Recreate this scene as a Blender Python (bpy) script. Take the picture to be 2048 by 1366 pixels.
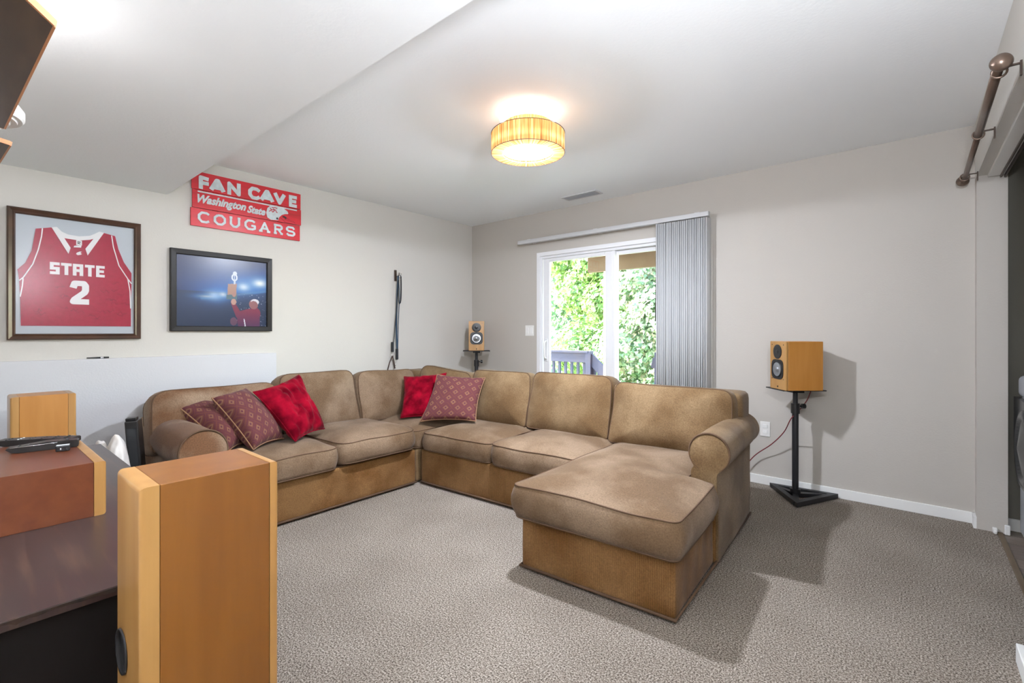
import bpy, bmesh, math, random
from mathutils import Vector, Matrix, Euler, noise
from math import pi, sin, cos, radians as R
random.seed(7)
SC = bpy.context.scene
COL = SC.collection
for o in list(bpy.data.objects): bpy.data.objects.remove(o)

# ------------------------------------------------------------------ camera
cd = bpy.data.cameras.new('camera'); cam = bpy.data.objects.new('camera', cd); COL.objects.link(cam)
cam.location = (4.042, -4.044, 1.175)
cam.rotation_euler = (R(90), 0, R(40.157))
cd.sensor_width = 36; cd.lens = 946.4 * 36 / 2048
cd.shift_y = -(683 - 663.2) / 2048
cd.clip_start = .05; cd.clip_end = 200
SC.camera = cam
# ------------------------------------------------------------------ world, sun, daylight
w = bpy.data.worlds.new('world'); SC.world = w; w.use_nodes = True
nt = w.node_tree; nt.nodes.clear()
sky = nt.nodes.new('ShaderNodeTexSky'); sky.sky_type = 'NISHITA'; sky.sun_disc = False
sky.sun_elevation = R(35); sky.sun_rotation = R(282); sky.air_density = 1.3; sky.dust_density = 1.2
bg = nt.nodes.new('ShaderNodeBackground'); bg.inputs[1].default_value = 2.8
wo = nt.nodes.new('ShaderNodeOutputWorld'); nt.links.new(sky.outputs[0], bg.inputs[0]); nt.links.new(bg.outputs[0], wo.inputs[0])
def lamp(name, kind, loc, energy, color=(1, 1, 1), rot=None, **k):
    d = bpy.data.lights.new(name, kind); d.energy = energy; d.color = color
    o = bpy.data.objects.new(name, d); COL.objects.link(o); o.location = loc
    if rot: o.rotation_euler = rot
    for a, v in k.items(): setattr(d, a, v)
    return o
sun = lamp('sun', 'SUN', (0, 0, 10), 12.0, (1, .95, .86), angle=R(.6))
sun.rotation_euler = Vector((.78, .16, -.55)).to_track_quat('-Z', 'Y').to_euler()   # low from the left, along the house
p = lamp('window_portal', 'AREA', (1.92, .22, 1.0), 1, rot=(R(-90), 0, 0), shape='RECTANGLE', size=1.9, size_y=2.05)
p.data.cycles.is_portal = True
vs = SC.view_settings; vs.view_transform = 'Standard'; vs.look = 'None'; vs.gamma = 1; vs.use_curve_mapping = False
vs.exposure = 0.88
CEIL_LAMP_W = 38; CEIL_DOWN_W = 24; FAN_LAMP_W = 5; REAR_FILL_W = 8; UPLIGHT_FILL_W = 76

# ------------------------------------------------------------------ materials
def mat(name, col, rough=.6, metal=0, col2=None, nscale=5, bump=0, bscale=200, detail=3, stretch=(1, 1, 1), coat=0, sheen=0, ramp=(.35, .65), spec=None, bdist=.002):
    m = bpy.data.materials.new(name); m.use_nodes = True; t = m.node_tree; N = t.nodes; L = t.links
    b = N['Principled BSDF']; b.inputs['Roughness'].default_value = rough; b.inputs['Metallic'].default_value = metal
    b.inputs['Base Color'].default_value = (*col, 1)
    if spec is not None: b.inputs['Specular IOR Level'].default_value = spec
    if coat: b.inputs['Coat Weight'].default_value = coat; b.inputs['Coat Roughness'].default_value = .15
    if sheen: b.inputs['Sheen Weight'].default_value = sheen; b.inputs['Sheen Roughness'].default_value = .4
    tc = N.new('ShaderNodeTexCoord'); mp = N.new('ShaderNodeMapping'); L.new(tc.outputs['Object'], mp.inputs[0]); mp.inputs['Scale'].default_value = stretch
    if col2:
        n = N.new('ShaderNodeTexNoise'); n.inputs['Scale'].default_value = nscale; n.inputs['Detail'].default_value = detail
        r = N.new('ShaderNodeValToRGB'); r.color_ramp.elements[0].position = ramp[0]; r.color_ramp.elements[1].position = ramp[1]
        r.color_ramp.elements[0].color = (*col, 1); r.color_ramp.elements[1].color = (*col2, 1)
        L.new(mp.outputs[0], n.inputs['Vector']); L.new(n.outputs[0], r.inputs[0]); L.new(r.outputs[0], b.inputs['Base Color'])
    if bump:
        n = N.new('ShaderNodeTexNoise'); n.inputs['Scale'].default_value = bscale; n.inputs['Detail'].default_value = 2
        L.new(mp.outputs[0], n.inputs['Vector'])
        bn = N.new('ShaderNodeBump'); bn.inputs['Strength'].default_value = bump; bn.inputs['Distance'].default_value = bdist
        L.new(n.outputs[0], bn.inputs['Height']); L.new(bn.outputs[0], b.inputs['Normal'])
    return m
def srgb(r, g, b):
    f = lambda c: (c / 255 / 12.92) if c <= 10 else ((c / 255 + .055) / 1.055) ** 2.4
    return (f(r), f(g), f(b))
M = {}
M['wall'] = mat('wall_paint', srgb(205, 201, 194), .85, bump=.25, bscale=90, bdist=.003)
M['wallB'] = mat('wall_paint_dimmed', srgb(187, 181, 173), .85, bump=.25, bscale=90, bdist=.003)  # same wall paint, toned darker and warmer to imitate the lamp light here
M['wall_low'] = mat('ledge_paint', srgb(206, 206, 209), .8, bump=.25, bscale=90, bdist=.003)
M['ceil'] = mat('ceiling_paint', srgb(242, 244, 245), .9, bump=.2, bscale=70, bdist=.003)
M['closet'] = mat('closet_paint_shaded', srgb(126, 122, 112), .9, bump=.2, bscale=90)  # wall paint with the closet's shade put into its colour
M['trim'] = mat('white_trim', srgb(232, 231, 228), .5)
M['vinyl'] = mat('white_vinyl', srgb(230, 230, 232), .35)
M['black'] = mat('black_metal', (.012, .012, .014), .45)
M['blackp'] = mat('black_plastic', (.015, .014, .014), .35, bump=.1)
M['darkbag'] = mat('dark_cloth', (.025, .026, .028), .8, col2=(.06, .06, .062), nscale=8, bump=.4, bscale=30)
M['bronze'] = mat('bronze_metal', srgb(122, 104, 92), .32, .75)
M['bronze2'] = mat('dark_bronze', srgb(72, 60, 52), .4, .6)
M['chrome'] = mat('chrome', (.7, .7, .72), .18, 1)
M['silver'] = mat('silver_cone', (.42, .44, .47), .3, .8)
M['plate'] = mat('plate_plastic', srgb(228, 226, 222), .4)
M['blind'] = mat('blind_vinyl', srgb(196, 196, 197), .55)
M['woodA'] = mat('honey_wood_veneer', srgb(118, 70, 16), .42, col2=srgb(130, 80, 22), nscale=3, detail=6, stretch=(6, 6, .6), coat=.25, bump=.03, bscale=300)
M['woodL'] = mat('pale_wood_edge', srgb(168, 122, 66), .35, col2=srgb(178, 134, 76), nscale=3, detail=5, stretch=(6, 6, .6), coat=.3)
M['woodR'] = mat('reddish_veneer', srgb(100, 50, 28), .35, col2=srgb(114, 62, 34), nscale=3, detail=5, stretch=(.6, 6, 6), coat=.3)
M['woodS'] = mat('orange_wood_veneer', srgb(176, 118, 50), .4, col2=srgb(184, 126, 58), nscale=4, stretch=(6, 6, .7), coat=.15)
M['groove'] = mat('dark_groove', (.05, .025, .01), .8)
M['cab_top'] = mat('brown_veneer_top', srgb(56, 42, 40), .28, col2=srgb(92, 68, 54), nscale=2.2, detail=8, stretch=(1.2, 14, 1), coat=.15, ramp=(.48, .8), spec=.35)
M['cab_body'] = mat('dark_cabinet', (.005, .004, .0035), .7, col2=(.009, .006, .005), nscale=4, spec=.2)
M['chip'] = mat('chipped_board', srgb(62, 42, 28), .8, col2=(.012, .008, .006), nscale=22)
M['whitebag'] = mat('white_plastic_bag', (.8, .76, .72), .35, bump=.6, bscale=14, bdist=.008)
M['frame_w'] = mat('walnut_frame', srgb(84, 58, 44), .32, col2=srgb(66, 46, 36), nscale=8, stretch=(1, 1, 1), coat=.35)
M['frame_g'] = mat('copper_frame_lip', srgb(150, 104, 74), .3, .4)
M['frame_b'] = mat('dark_photo_frame', srgb(30, 27, 25), .4, spec=.3)
M['mat_board'] = mat('grey_mat_board', srgb(196, 202, 206), .9)
M['jersey'] = mat('crimson_jersey', srgb(176, 34, 62), .75, col2=srgb(164, 30, 56), nscale=60, bump=.3, bscale=250, sheen=.2)
M['white_cloth'] = mat('white_cloth', srgb(236, 234, 232), .8)
M['ink'] = mat('ink', srgb(92, 24, 46), .8)
M['sign_red'] = mat('painted_red_plank', srgb(206, 26, 42), .4, col2=srgb(176, 30, 36), nscale=4, detail=6, stretch=(1, 1, 9), ramp=(.45, .75), coat=.25)
M['sign_w'] = mat('sign_lettering', srgb(206, 216, 220), .55, col2=srgb(190, 198, 200), nscale=30)
M['crim'] = mat('crimson_print', srgb(196, 40, 58), .6)
M['darkprint'] = mat('dark_print', (.03, .02, .02), .6)
M['redcord'] = mat('red_cord', srgb(120, 36, 40), .5)
M['strap'] = mat('black_webbing', (.02, .022, .026), .8, bump=.3, bscale=400)
M['strapb'] = mat('blue_webbing', srgb(42, 66, 88), .8, bump=.3, bscale=400)
M['leather'] = mat('brown_leather', srgb(72, 52, 46), .6)
M['vent'] = mat('vent_metal', srgb(206, 206, 208), .5)
M['ventdark'] = mat('vent_shadow', srgb(120, 120, 126), .8)
M['deckwood'] = mat('dark_deck_stain', srgb(26, 30, 54), .7, col2=srgb(36, 34, 50), nscale=6)
M['deckfloor'] = mat('bounce_deck_boards', srgb(206, 200, 194), .8, col2=srgb(190, 184, 178), nscale=6, stretch=(1, 8, 1))  # unseen boards coloured pale to bounce sunlight up to the room's ceiling
M['beam'] = mat('tan_beam', srgb(104, 90, 72), .8, col2=srgb(94, 78, 60), nscale=5)
M['post'] = mat('pale_post', srgb(206, 184, 166), .8, col2=srgb(190, 166, 148), nscale=5)
M['lawn'] = mat('lawn', (.09, .16, .04), .9, col2=(.16, .24, .07), nscale=3)
M['bark'] = mat('bark', (.09, .07, .06), .9, col2=(.16, .13, .11), nscale=20)
M['white_enamel'] = mat('white_enamel', srgb(214, 216, 222), .3, coat=.4)
M['darkgloss'] = mat('dark_glass_plastic', (.02, .022, .024), .2)
M['led'] = mat('pale_mark', srgb(210, 214, 216), .5)
M['fanblade'] = mat('fan_blade_dark', srgb(70, 52, 38), .45, col2=srgb(84, 64, 46), nscale=3, stretch=(2, 12, 2))
M['fanedge'] = mat('fan_blade_edge', srgb(196, 134, 88), .5)

def chenille(name, ca, cb, cords=False):
    m = mat(name, ca, .92, col2=cb, nscale=3.6, detail=6, ramp=(.40, .62), sheen=.12, spec=.15)
    t = m.node_tree; N = t.nodes; L = t.links; b = N['Principled BSDF']
    ramp = [n for n in N if n.type == 'VALTORGB'][0]; mp = [n for n in N if n.type == 'MAPPING'][0]
    f = N.new('ShaderNodeTexNoise'); f.inputs['Scale'].default_value = 150; f.inputs['Detail'].default_value = 5; f.inputs['Roughness'].default_value = .7
    L.new(mp.outputs[0], f.inputs['Vector'])
    r2 = N.new('ShaderNodeValToRGB'); r2.color_ramp.elements[0].position = .3; r2.color_ramp.elements[1].position = .7
    r2.color_ramp.elements[0].color = (.66, .64, .61, 1); r2.color_ramp.elements[1].color = (1.22, 1.22, 1.22, 1)
    L.new(f.outputs[0], r2.inputs[0])
    mx = N.new('ShaderNodeMix'); mx.data_type = 'RGBA'; mx.blend_type = 'MULTIPLY'; mx.inputs[0].default_value = 1
    L.new(ramp.outputs[0], mx.inputs[6]); L.new(r2.outputs[0], mx.inputs[7])
    src = mx.outputs[2]; h = f.outputs[0]
    if cords:
        wv = N.new('ShaderNodeTexWave'); wv.wave_type = 'BANDS'; wv.bands_direction = 'X'; wv.inputs['Scale'].default_value = 34
        wv.inputs['Distortion'].default_value = 1.0; wv.inputs['Detail'].default_value = 1
        L.new(mp.outputs[0], wv.inputs['Vector'])
        m3 = N.new('ShaderNodeMix'); m3.data_type = 'RGBA'; m3.blend_type = 'MULTIPLY'; m3.inputs[0].default_value = .22
        L.new(src, m3.inputs[6]); L.new(wv.outputs[0], m3.inputs[7]); src = m3.outputs[2]; h = wv.outputs[0]
    L.new(src, b.inputs['Base Color'])
    bn = N.new('ShaderNodeBump'); bn.inputs['Strength'].default_value = .5; bn.inputs['Distance'].default_value = .003
    L.new(h, bn.inputs['Height']); L.new(bn.outputs[0], b.inputs['Normal'])
    return m
M['sofa'] = chenille('tan_chenille', srgb(112, 88, 60), srgb(138, 115, 86))
M['sofaC'] = chenille('tan_corded_chenille', srgb(116, 80, 42), srgb(144, 108, 68), True)
M['sofaD'] = chenille('worn_brown_chenille', srgb(116, 84, 60), srgb(156, 134, 112))
M['seatA'] = chenille('seat_chenille', srgb(110, 88, 66), srgb(138, 117, 96))
M['piping'] = mat('brown_piping', srgb(92, 68, 48), .85)
M['redvelvet'] = mat('red_velvet', srgb(92, 4, 20), 1, col2=srgb(150, 14, 38), nscale=11, detail=6, sheen=.08, bump=.5, bscale=60, spec=.02, bdist=.004)

def pattern_mat():
    m = mat('medallion_fabric', srgb(130, 74, 72), .85, spec=.1, sheen=.1, bump=.25, bscale=300)
    t = m.node_tree; N = t.nodes; L = t.links; b = N['Principled BSDF']
    tc = [n for n in N if n.type == 'TEX_COORD'][0]
    mp = N.new('ShaderNodeMapping'); mp.inputs['Rotation'].default_value = (0, 0, R(45)); L.new(tc.outputs['UV'], mp.inputs[0])
    v = N.new('ShaderNodeTexVoronoi'); v.voronoi_dimensions = '2D'; v.distance = 'CHEBYCHEV'; v.inputs['Scale'].default_value = 6.5; v.inputs['Randomness'].default_value = .12
    L.new(mp.outputs[0], v.inputs['Vector'])
    r = N.new('ShaderNodeValToRGB'); r.color_ramp.interpolation = 'CONSTANT'; e = r.color_ramp.elements
    gold = (*srgb(146, 112, 82), 1); pur = (*srgb(92, 50, 62), 1); rust = (*srgb(112, 68, 56), 1)
    e[0].position = 0; e[0].color = pur; e[1].position = .10; e[1].color = gold
    x = e.new(.22); x.color = rust; x = e.new(.34); x.color = pur; x = e.new(.44); x.color = rust
    L.new(v.outputs['Distance'], r.inputs[0])
    n = N.new('ShaderNodeTexNoise'); n.inputs['Scale'].default_value = 5; L.new(tc.outputs['UV'], n.inputs['Vector'])
    mx = N.new('ShaderNodeMix'); mx.data_type = 'RGBA'; L.new(n.outputs[0], mx.inputs[0]); L.new(r.outputs[0], mx.inputs[6]); mx.inputs[7].default_value = (*srgb(98, 56, 60), 1)
    L.new(mx.outputs[2], b.inputs['Base Color'])
    return m
M['pattern'] = pattern_mat()

def carpet_mat():
    m = bpy.data.materials.new('taupe_carpet'); m.use_nodes = True; t = m.node_tree; N = t.nodes; L = t.links
    b = N['Principled BSDF']; b.inputs['Roughness'].default_value = .95; b.inputs['Specular IOR Level'].default_value = .1
    tc = N.new('ShaderNodeTexCoord')
    n = N.new('ShaderNodeTexNoise'); n.inputs['Scale'].default_value = 165; n.inputs['Detail'].default_value = 4; n.inputs['Roughness'].default_value = .8
    L.new(tc.outputs['Object'], n.inputs['Vector'])
    r = N.new('ShaderNodeValToRGB'); e = r.color_ramp.elements
    e[0].position = .37; e[0].color = (*srgb(44, 37, 30), 1); e[1].position = .61; e[1].color = (*srgb(216, 206, 194), 1)
    x = e.new(.48); x.color = (*srgb(136, 124, 112), 1)
    L.new(n.outputs[0], r.inputs[0])
    n2 = N.new('ShaderNodeTexNoise'); n2.inputs['Scale'].default_value = 2.2; n2.inputs['Detail'].default_value = 4; L.new(tc.outputs['Object'], n2.inputs['Vector'])
    r2 = N.new('ShaderNodeValToRGB'); r2.color_ramp.elements[0].position = .35; r2.color_ramp.elements[0].color = (.88, .87, .86, 1); r2.color_ramp.elements[1].position = .65; r2.color_ramp.elements[1].color = (1.06, 1.06, 1.06, 1)
    L.new(n2.outputs[0], r2.inputs[0])
    mx = N.new('ShaderNodeMix'); mx.data_type = 'RGBA'; mx.blend_type = 'MULTIPLY'; mx.inputs[0].default_value = 1
    L.new(r.outputs[0], mx.inputs[6]); L.new(r2.outputs[0], mx.inputs[7]); L.new(mx.outputs[2], b.inputs['Base Color'])
    bn = N.new('ShaderNodeBump'); bn.inputs['Strength'].default_value = .9; bn.inputs['Distance'].default_value = .008
    L.new(n.outputs[0], bn.inputs['Height']); L.new(bn.outputs[0], b.inputs['Normal'])
    return m
M['carpet'] = carpet_mat()

def raffia_mat():
    m = bpy.data.materials.new('raffia_shade'); m.use_nodes = True; t = m.node_tree; N = t.nodes; L = t.links; N.clear()
    o = N.new('ShaderNodeOutputMaterial'); tc = N.new('ShaderNodeTexCoord')
    # strands run up the drum and radially over its rim: angle from the lamp axis
    sp = N.new('ShaderNodeSeparateXYZ'); L.new(tc.outputs['Object'], sp.inputs[0])
    at = N.new('ShaderNodeMath'); at.operation = 'ARCTAN2'; L.new(sp.outputs[1], at.inputs[0]); L.new(sp.outputs[0], at.inputs[1])
    cb = N.new('ShaderNodeCombineXYZ'); L.new(at.outputs[0], cb.inputs[0]); L.new(sp.outputs[2], cb.inputs[2])
    mp = N.new('ShaderNodeMapping'); mp.inputs['Scale'].default_value = (26, 1, 3); L.new(cb.outputs[0], mp.inputs[0])
    n = N.new('ShaderNodeTexNoise'); n.inputs['Scale'].default_value = 1.0; n.inputs['Detail'].default_value = 4; L.new(mp.outputs[0], n.inputs['Vector'])
    r = N.new('ShaderNodeValToRGB'); e = r.color_ramp.elements
    e[0].position = .3; e[0].color = (*srgb(128, 76, 34), 1); e[1].position = .72; e[1].color = (*srgb(240, 212, 164), 1)
    x = e.new(.5); x.color = (*srgb(206, 158, 98), 1)
    L.new(n.outputs[0], r.inputs[0])
    d = N.new('ShaderNodeBsdfDiffuse'); tr = N.new('ShaderNodeBsdfTranslucent'); mx = N.new('ShaderNodeMixShader'); mx.inputs[0].default_value = .45
    L.new(r.outputs[0], d.inputs[0]); L.new(r.outputs[0], tr.inputs[0]); L.new(d.outputs[0], mx.inputs[1]); L.new(tr.outputs[0], mx.inputs[2]); L.new(mx.outputs[0], o.inputs[0])
    return m
M['raffia'] = raffia_mat()
def emis(name, c, s):
    m = bpy.data.materials.new(name); m.use_nodes = True; N = m.node_tree.nodes; b = N['Principled BSDF']
    b.inputs['Base Color'].default_value = (.9, .9, .88, 1); b.inputs['Emission Color'].default_value = (*c, 1); b.inputs['Emission Strength'].default_value = s
    return m
M['diff'] = emis('lit_diffuser', (1, .97, .92), 1.6)
M['topglow'] = emis('lit_glass', (1, .98, .96), 1.7)
def glass(name, tint=(1, 1, 1), fac=.0):
    m = bpy.data.materials.new(name); m.use_nodes = True; t = m.node_tree; N = t.nodes; L = t.links; N.clear()
    o = N.new('ShaderNodeOutputMaterial'); tr = N.new('ShaderNodeBsdfTransparent'); tr.inputs[0].default_value = (*tint, 1)
    g = N.new('ShaderNodeBsdfGlossy'); g.inputs['Roughness'].default_value = .02; fr = N.new('ShaderNodeFresnel'); fr.inputs[0].default_value = 1.35
    mx = N.new('ShaderNodeMixShader'); L.new(fr.outputs[0], mx.inputs[0]); L.new(tr.outputs[0], mx.inputs[1]); L.new(g.outputs[0], mx.inputs[2]); L.new(mx.outputs[0], o.inputs[0])
    return m
M['glass'] = glass('clear_glass', (.97, .98, .98))
M['pglass'] = glass('low_glare_glass', (.98, .98, .98))
for q in M['pglass'].node_tree.nodes:
    if q.type == 'BSDF_GLOSSY': q.inputs['Roughness'].default_value = .24
    if q.type == 'FRESNEL': q.inputs[0].default_value = 1.25
def vcol_mat(name, rough=.5):
    m = bpy.data.materials.new(name); m.use_nodes = True; t = m.node_tree; b = t.nodes['Principled BSDF']; b.inputs['Roughness'].default_value = rough
    a = t.nodes.new('ShaderNodeVertexColor'); a.layer_name = 'Col'; t.links.new(a.outputs[0], b.inputs['Base Color'])
    return m
M['print'] = vcol_mat('photo_print', .35)
def leaf_mat():
    m = bpy.data.materials.new('leaves'); m.use_nodes = True; t = m.node_tree; N = t.nodes; L = t.links; N.clear()
    o = N.new('ShaderNodeOutputMaterial'); a = N.new('ShaderNodeVertexColor'); a.layer_name = 'Col'
    d = N.new('ShaderNodeBsdfPrincipled'); d.inputs['Roughness'].default_value = .45; tr = N.new('ShaderNodeBsdfTranslucent'); mx = N.new('ShaderNodeMixShader'); mx.inputs[0].default_value = .35
    L.new(a.outputs[0], d.inputs['Base Color']); L.new(a.outputs[0], tr.inputs[0]); L.new(d.outputs[0], mx.inputs[1]); L.new(tr.outputs[0], mx.inputs[2]); L.new(mx.outputs[0], o.inputs[0])
    return m
M['leaf'] = leaf_mat()

# ------------------------------------------------------------------ builders
def tag(o, label=None, cat=None, group=None, kind=None):
    if label: o['label'] = label
    if cat: o['category'] = cat
    if group: o['group'] = group
    if kind: o['kind'] = kind
    return o
def empty(name, loc, label=None, cat=None, group=None, kind=None, rz=0):
    o = bpy.data.objects.new(name, None); COL.objects.link(o); o.location = loc; o.rotation_euler.z = rz; o.empty_display_size = .1
    bpy.context.view_layer.update()
    return tag(o, label, cat, group, kind)
def finish(name, me, material, parent=None, smooth=False, local=False):
    """link a mesh whose coordinates are world ones (or the parent's own when local)"""
    if material:
        for mm in (material if isinstance(material, (list, tuple)) else [material]): me.materials.append(mm)
    if smooth:
        for p_ in me.polygons: p_.use_smooth = True
    o = bpy.data.objects.new(name, me); COL.objects.link(o)
    if parent:
        o.parent = parent
        if not local:
            top = parent; Mw = Matrix.Identity(4)
            while top: Mw = (Matrix.Translation(top.location) @ top.rotation_euler.to_matrix().to_4x4()) @ Mw; top = top.parent
            me.transform(Mw.inverted())
    return o
class MB:
    def __init__(s): s.bm = bmesh.new()
    def box(s, lo, hi, mtx=None, bevel=0, seg=2):
        lo = Vector(lo); hi = Vector(hi); c = (lo + hi) / 2; d = hi - lo
        g = bmesh.ops.create_cube(s.bm, size=1); v = g['verts']
        for q in v: q.co = Vector((q.co.x * d.x, q.co.y * d.y, q.co.z * d.z)) + c
        if bevel:
            es = list({e for q in v for e in q.link_edges})
            r = bmesh.ops.bevel(s.bm, geom=es, offset=bevel, segments=seg, affect='EDGES', profile=.5)
            v = list({q for f in r['faces'] for q in f.verts} | {q for q in v if q.is_valid})
        if mtx: bmesh.ops.transform(s.bm, matrix=mtx, verts=v)
        return s
    def cyl(s, p0, p1, r0, r1=None, n=20, cap=True):
        p0 = Vector(p0); p1 = Vector(p1); r1 = r0 if r1 is None else r1; d = p1 - p0
        q = d.to_track_quat('Z', 'Y').to_matrix()
        a = [s.bm.verts.new(p0 + q @ Vector((cos(t) * r0, sin(t) * r0, 0))) for t in [2 * pi * i / n for i in range(n)]]
        b = [s.bm.verts.new(p1 + q @ Vector((cos(t) * r1, sin(t) * r1, 0))) for t in [2 * pi * i / n for i in range(n)]]
        for i in range(n): s.bm.faces.new((a[i], a[(i + 1) % n], b[(i + 1) % n], b[i]))
        if cap: s.bm.faces.new(a[::-1]); s.bm.faces.new(b)
        return s
    def lathe(s, c, prof, n=48, axis=None):
        c = Vector(c); q = (Vector(axis).to_track_quat('Z', 'Y').to_matrix() if axis else Matrix.Identity(3)); rings = []
        for r_, z_ in prof:
            if r_ < 1e-6: rings.append([s.bm.verts.new(c + q @ Vector((0, 0, z_)))])
            else: rings.append([s.bm.verts.new(c + q @ Vector((cos(2 * pi * i / n) * r_, sin(2 * pi * i / n) * r_, z_))) for i in range(n)])
        for A, B in zip(rings, rings[1:]):
            for i in range(n):
                j = (i + 1) % n
                if len(A) == 1 and len(B) == 1: continue
                if len(A) == 1: s.bm.faces.new((A[0], B[i], B[j]))
                elif len(B) == 1: s.bm.faces.new((A[i], A[j], B[0]))
                else: s.bm.faces.new((A[i], A[j], B[j], B[i]))
        return s
    def prism(s, pts, mtx, h):
        """pts 2D polygon extruded from 0 to h along local z"""
        a = [s.bm.verts.new(mtx @ Vector((x, y, 0))) for x, y in pts]; b = [s.bm.verts.new(mtx @ Vector((x, y, h))) for x, y in pts]
        n = len(pts)
        for i in range(n): s.bm.faces.new((a[i], a[(i + 1) % n], b[(i + 1) % n], b[i]))
        s.bm.faces.new(a[::-1]); s.bm.faces.new(b)
        return s
    def done(s, name, material, parent=None, smooth=False, local=False, angle=None):
        bmesh.ops.recalc_face_normals(s.bm, faces=s.bm.faces)
        me = bpy.data.meshes.new(name); s.bm.to_mesh(me); s.bm.free()
        o = finish(name, me, material, parent, smooth or angle is not None, local)
        if angle is not None: me.set_sharp_from_angle(angle=R(angle))
        return o
def tube(name, pts, r, material, parent=None, closed=False, n=8, flat=None, local=False):
    """tube along points; flat=(w,t) gives a strap"""
    P = [Vector(q) for q in pts]; m_ = len(P); V = []; Fc = []; up = None
    for i, q in enumerate(P):
        a = P[(i - 1) % m_] if (closed or i > 0) else P[i]; b = P[(i + 1) % m_] if (closed or i < m_ - 1) else P[i]
        t = (b - a).normalized()
        if up is None:
            up = Vector((0, 0, 1)) if abs(t.z) < .9 else Vector((1, 0, 0))
        sd = t.cross(up).normalized(); up = sd.cross(t).normalized()
        for k in range(n):
            an = 2 * pi * k / n
            if flat: V.append(q + sd * cos(an) * flat[0] + up * sin(an) * flat[1])
            else: V.append(q + sd * cos(an) * r + up * sin(an) * r)
    rng = m_ if closed else m_ - 1
    for i in range(rng):
        j = (i + 1) % m_
        for k in range(n): Fc.append((i * n + k, i * n + (k + 1) % n, j * n + (k + 1) % n, j * n + k))
    if not closed: Fc.append(tuple(range(n))[::-1]); Fc.append(tuple((m_ - 1) * n + k for k in range(n)))
    me = bpy.data.meshes.new(name); me.from_pydata(V, [], Fc); me.update()
    return finish(name, me, material, parent, True, local)
def spline(ctrl, n=8):
    P = [Vector(c) for c in ctrl]; out = []
    for i in range(len(P) - 1):
        a = P[max(i - 1, 0)]; b = P[i]; c = P[i + 1]; d = P[min(i + 2, len(P) - 1)]
        for k in range(n):
            t = k / n; out.append(.5 * ((2 * b) + (c - a) * t + (2 * a - 5 * b + 4 * c - d) * t * t + (3 * b - a - 3 * c + d) * t ** 3))
    out.append(P[-1]); return out
def rounded(pts, r, ds=.03, seg=6):
    """round the corners of a 2D polygon and resample it"""
    P = [Vector(q) for q in pts]; n = len(P); out = []
    rr = r if isinstance(r, (list, tuple)) else [r] * n
    for i in range(n):
        a = P[i - 1]; b = P[i]; c = P[(i + 1) % n]
        if rr[i] <= 0: out.append(b); continue
        u = (a - b).normalized(); v = (c - b).normalized(); ri = min(rr[i], (a - b).length * .49, (c - b).length * .49)
        p0 = b + u * ri; p1 = b + v * ri
        for k in range(seg + 1):
            t = k / seg; out.append(p0 * (1 - t) ** 2 + b * 2 * t * (1 - t) + p1 * t * t)
    res = []
    for i in range(len(out)):
        a = out[i]; b = out[(i + 1) % len(out)]; L_ = (b - a).length; k = max(1, int(L_ / ds + .5))
        for j in range(k): res.append(a + (b - a) * j / k)
    return res
def cushion(name, pts, z0, z1, crown, bulge, mtx, material, parent, r=.05, lump=.011, center=None, pipe=True, bottom_pipe=True, seed=0, sag=None, under=.01):
    """boxed cushion: 2D outline, bottom z0, top seam z1, crowned top; mtx maps local to world"""
    O = rounded(pts, r); n = len(O)
    c = Vector(center) if center else sum(O, Vector((0, 0))) / n
    nrm = []
    for i in range(n):
        t = (O[(i + 1) % n] - O[i - 1]).normalized(); nv = Vector((t.y, -t.x))
        if nv.dot(O[i] - c) < 0: nv = -nv
        nrm.append(nv)
    rings = []
    for s_ in (.5, .9, 1.0): rings.append([((c + (q - c) * s_), z0 - under * (1 - s_)) for q in O])
    for k in range(1, 6):
        t = k / 6; rings.append([(q + nv * bulge * sin(pi * t), z0 + (z1 - z0) * t) for q, nv in zip(O, nrm)])
    top = len(rings)
    for s_ in (1.0, .985, .95, .9, .82, .72, .6, .46, .3, .15): rings.append([((c + (q - c) * s_), z1 + crown * (1 - s_ ** 3.2)) for q in O])
    V = []; off = Vector((seed * 3.1, seed * 1.7, 0))
    def tr(q, z_):
        d = noise.noise(Vector((q.x * 4, q.y * 4, z_ * 4)) + off) * lump
        zz = z_ + (d if z_ > z0 else 0) + (sag(q) if sag else 0)
        qq = q + Vector((1, 1)).normalized() * noise.noise(Vector((q.x * 3, q.y * 3, z_ * 6)) + off * 2) * lump * .6
        return mtx @ Vector((qq.x, qq.y, zz))
    for rg in rings: V += [tr(q, z_) for q, z_ in rg]
    V.append(tr(c, z0 - under)); V.append(tr(c, z1 + crown)); Fc = []
    for a in range(len(rings) - 1):
        for i in range(n):
            j = (i + 1) % n; Fc.append((a * n + i, a * n + j, (a + 1) * n + j, (a + 1) * n + i))
    for i in range(n):
        j = (i + 1) % n; Fc.append((j, i, len(V) - 2)); Fc.append(((len(rings) - 1) * n + i, (len(rings) - 1) * n + j, len(V) - 1))
    me = bpy.data.meshes.new(name); me.from_pydata(V, [], Fc)
    bm = bmesh.new(); bm.from_mesh(me); bmesh.ops.recalc_face_normals(bm, faces=bm.faces); bm.to_mesh(me); bm.free()
    o = finish(name, me, material, parent, True)
    if pipe:
        tube('piping', [tr(q, z_) for q, z_ in rings[top]], .0036, M['piping'], o, closed=True, n=6)
        if bottom_pipe: tube('piping', [tr(q, z_) for q, z_ in rings[2]], .004, M['piping'], o, closed=True, n=5)
    return o
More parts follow.
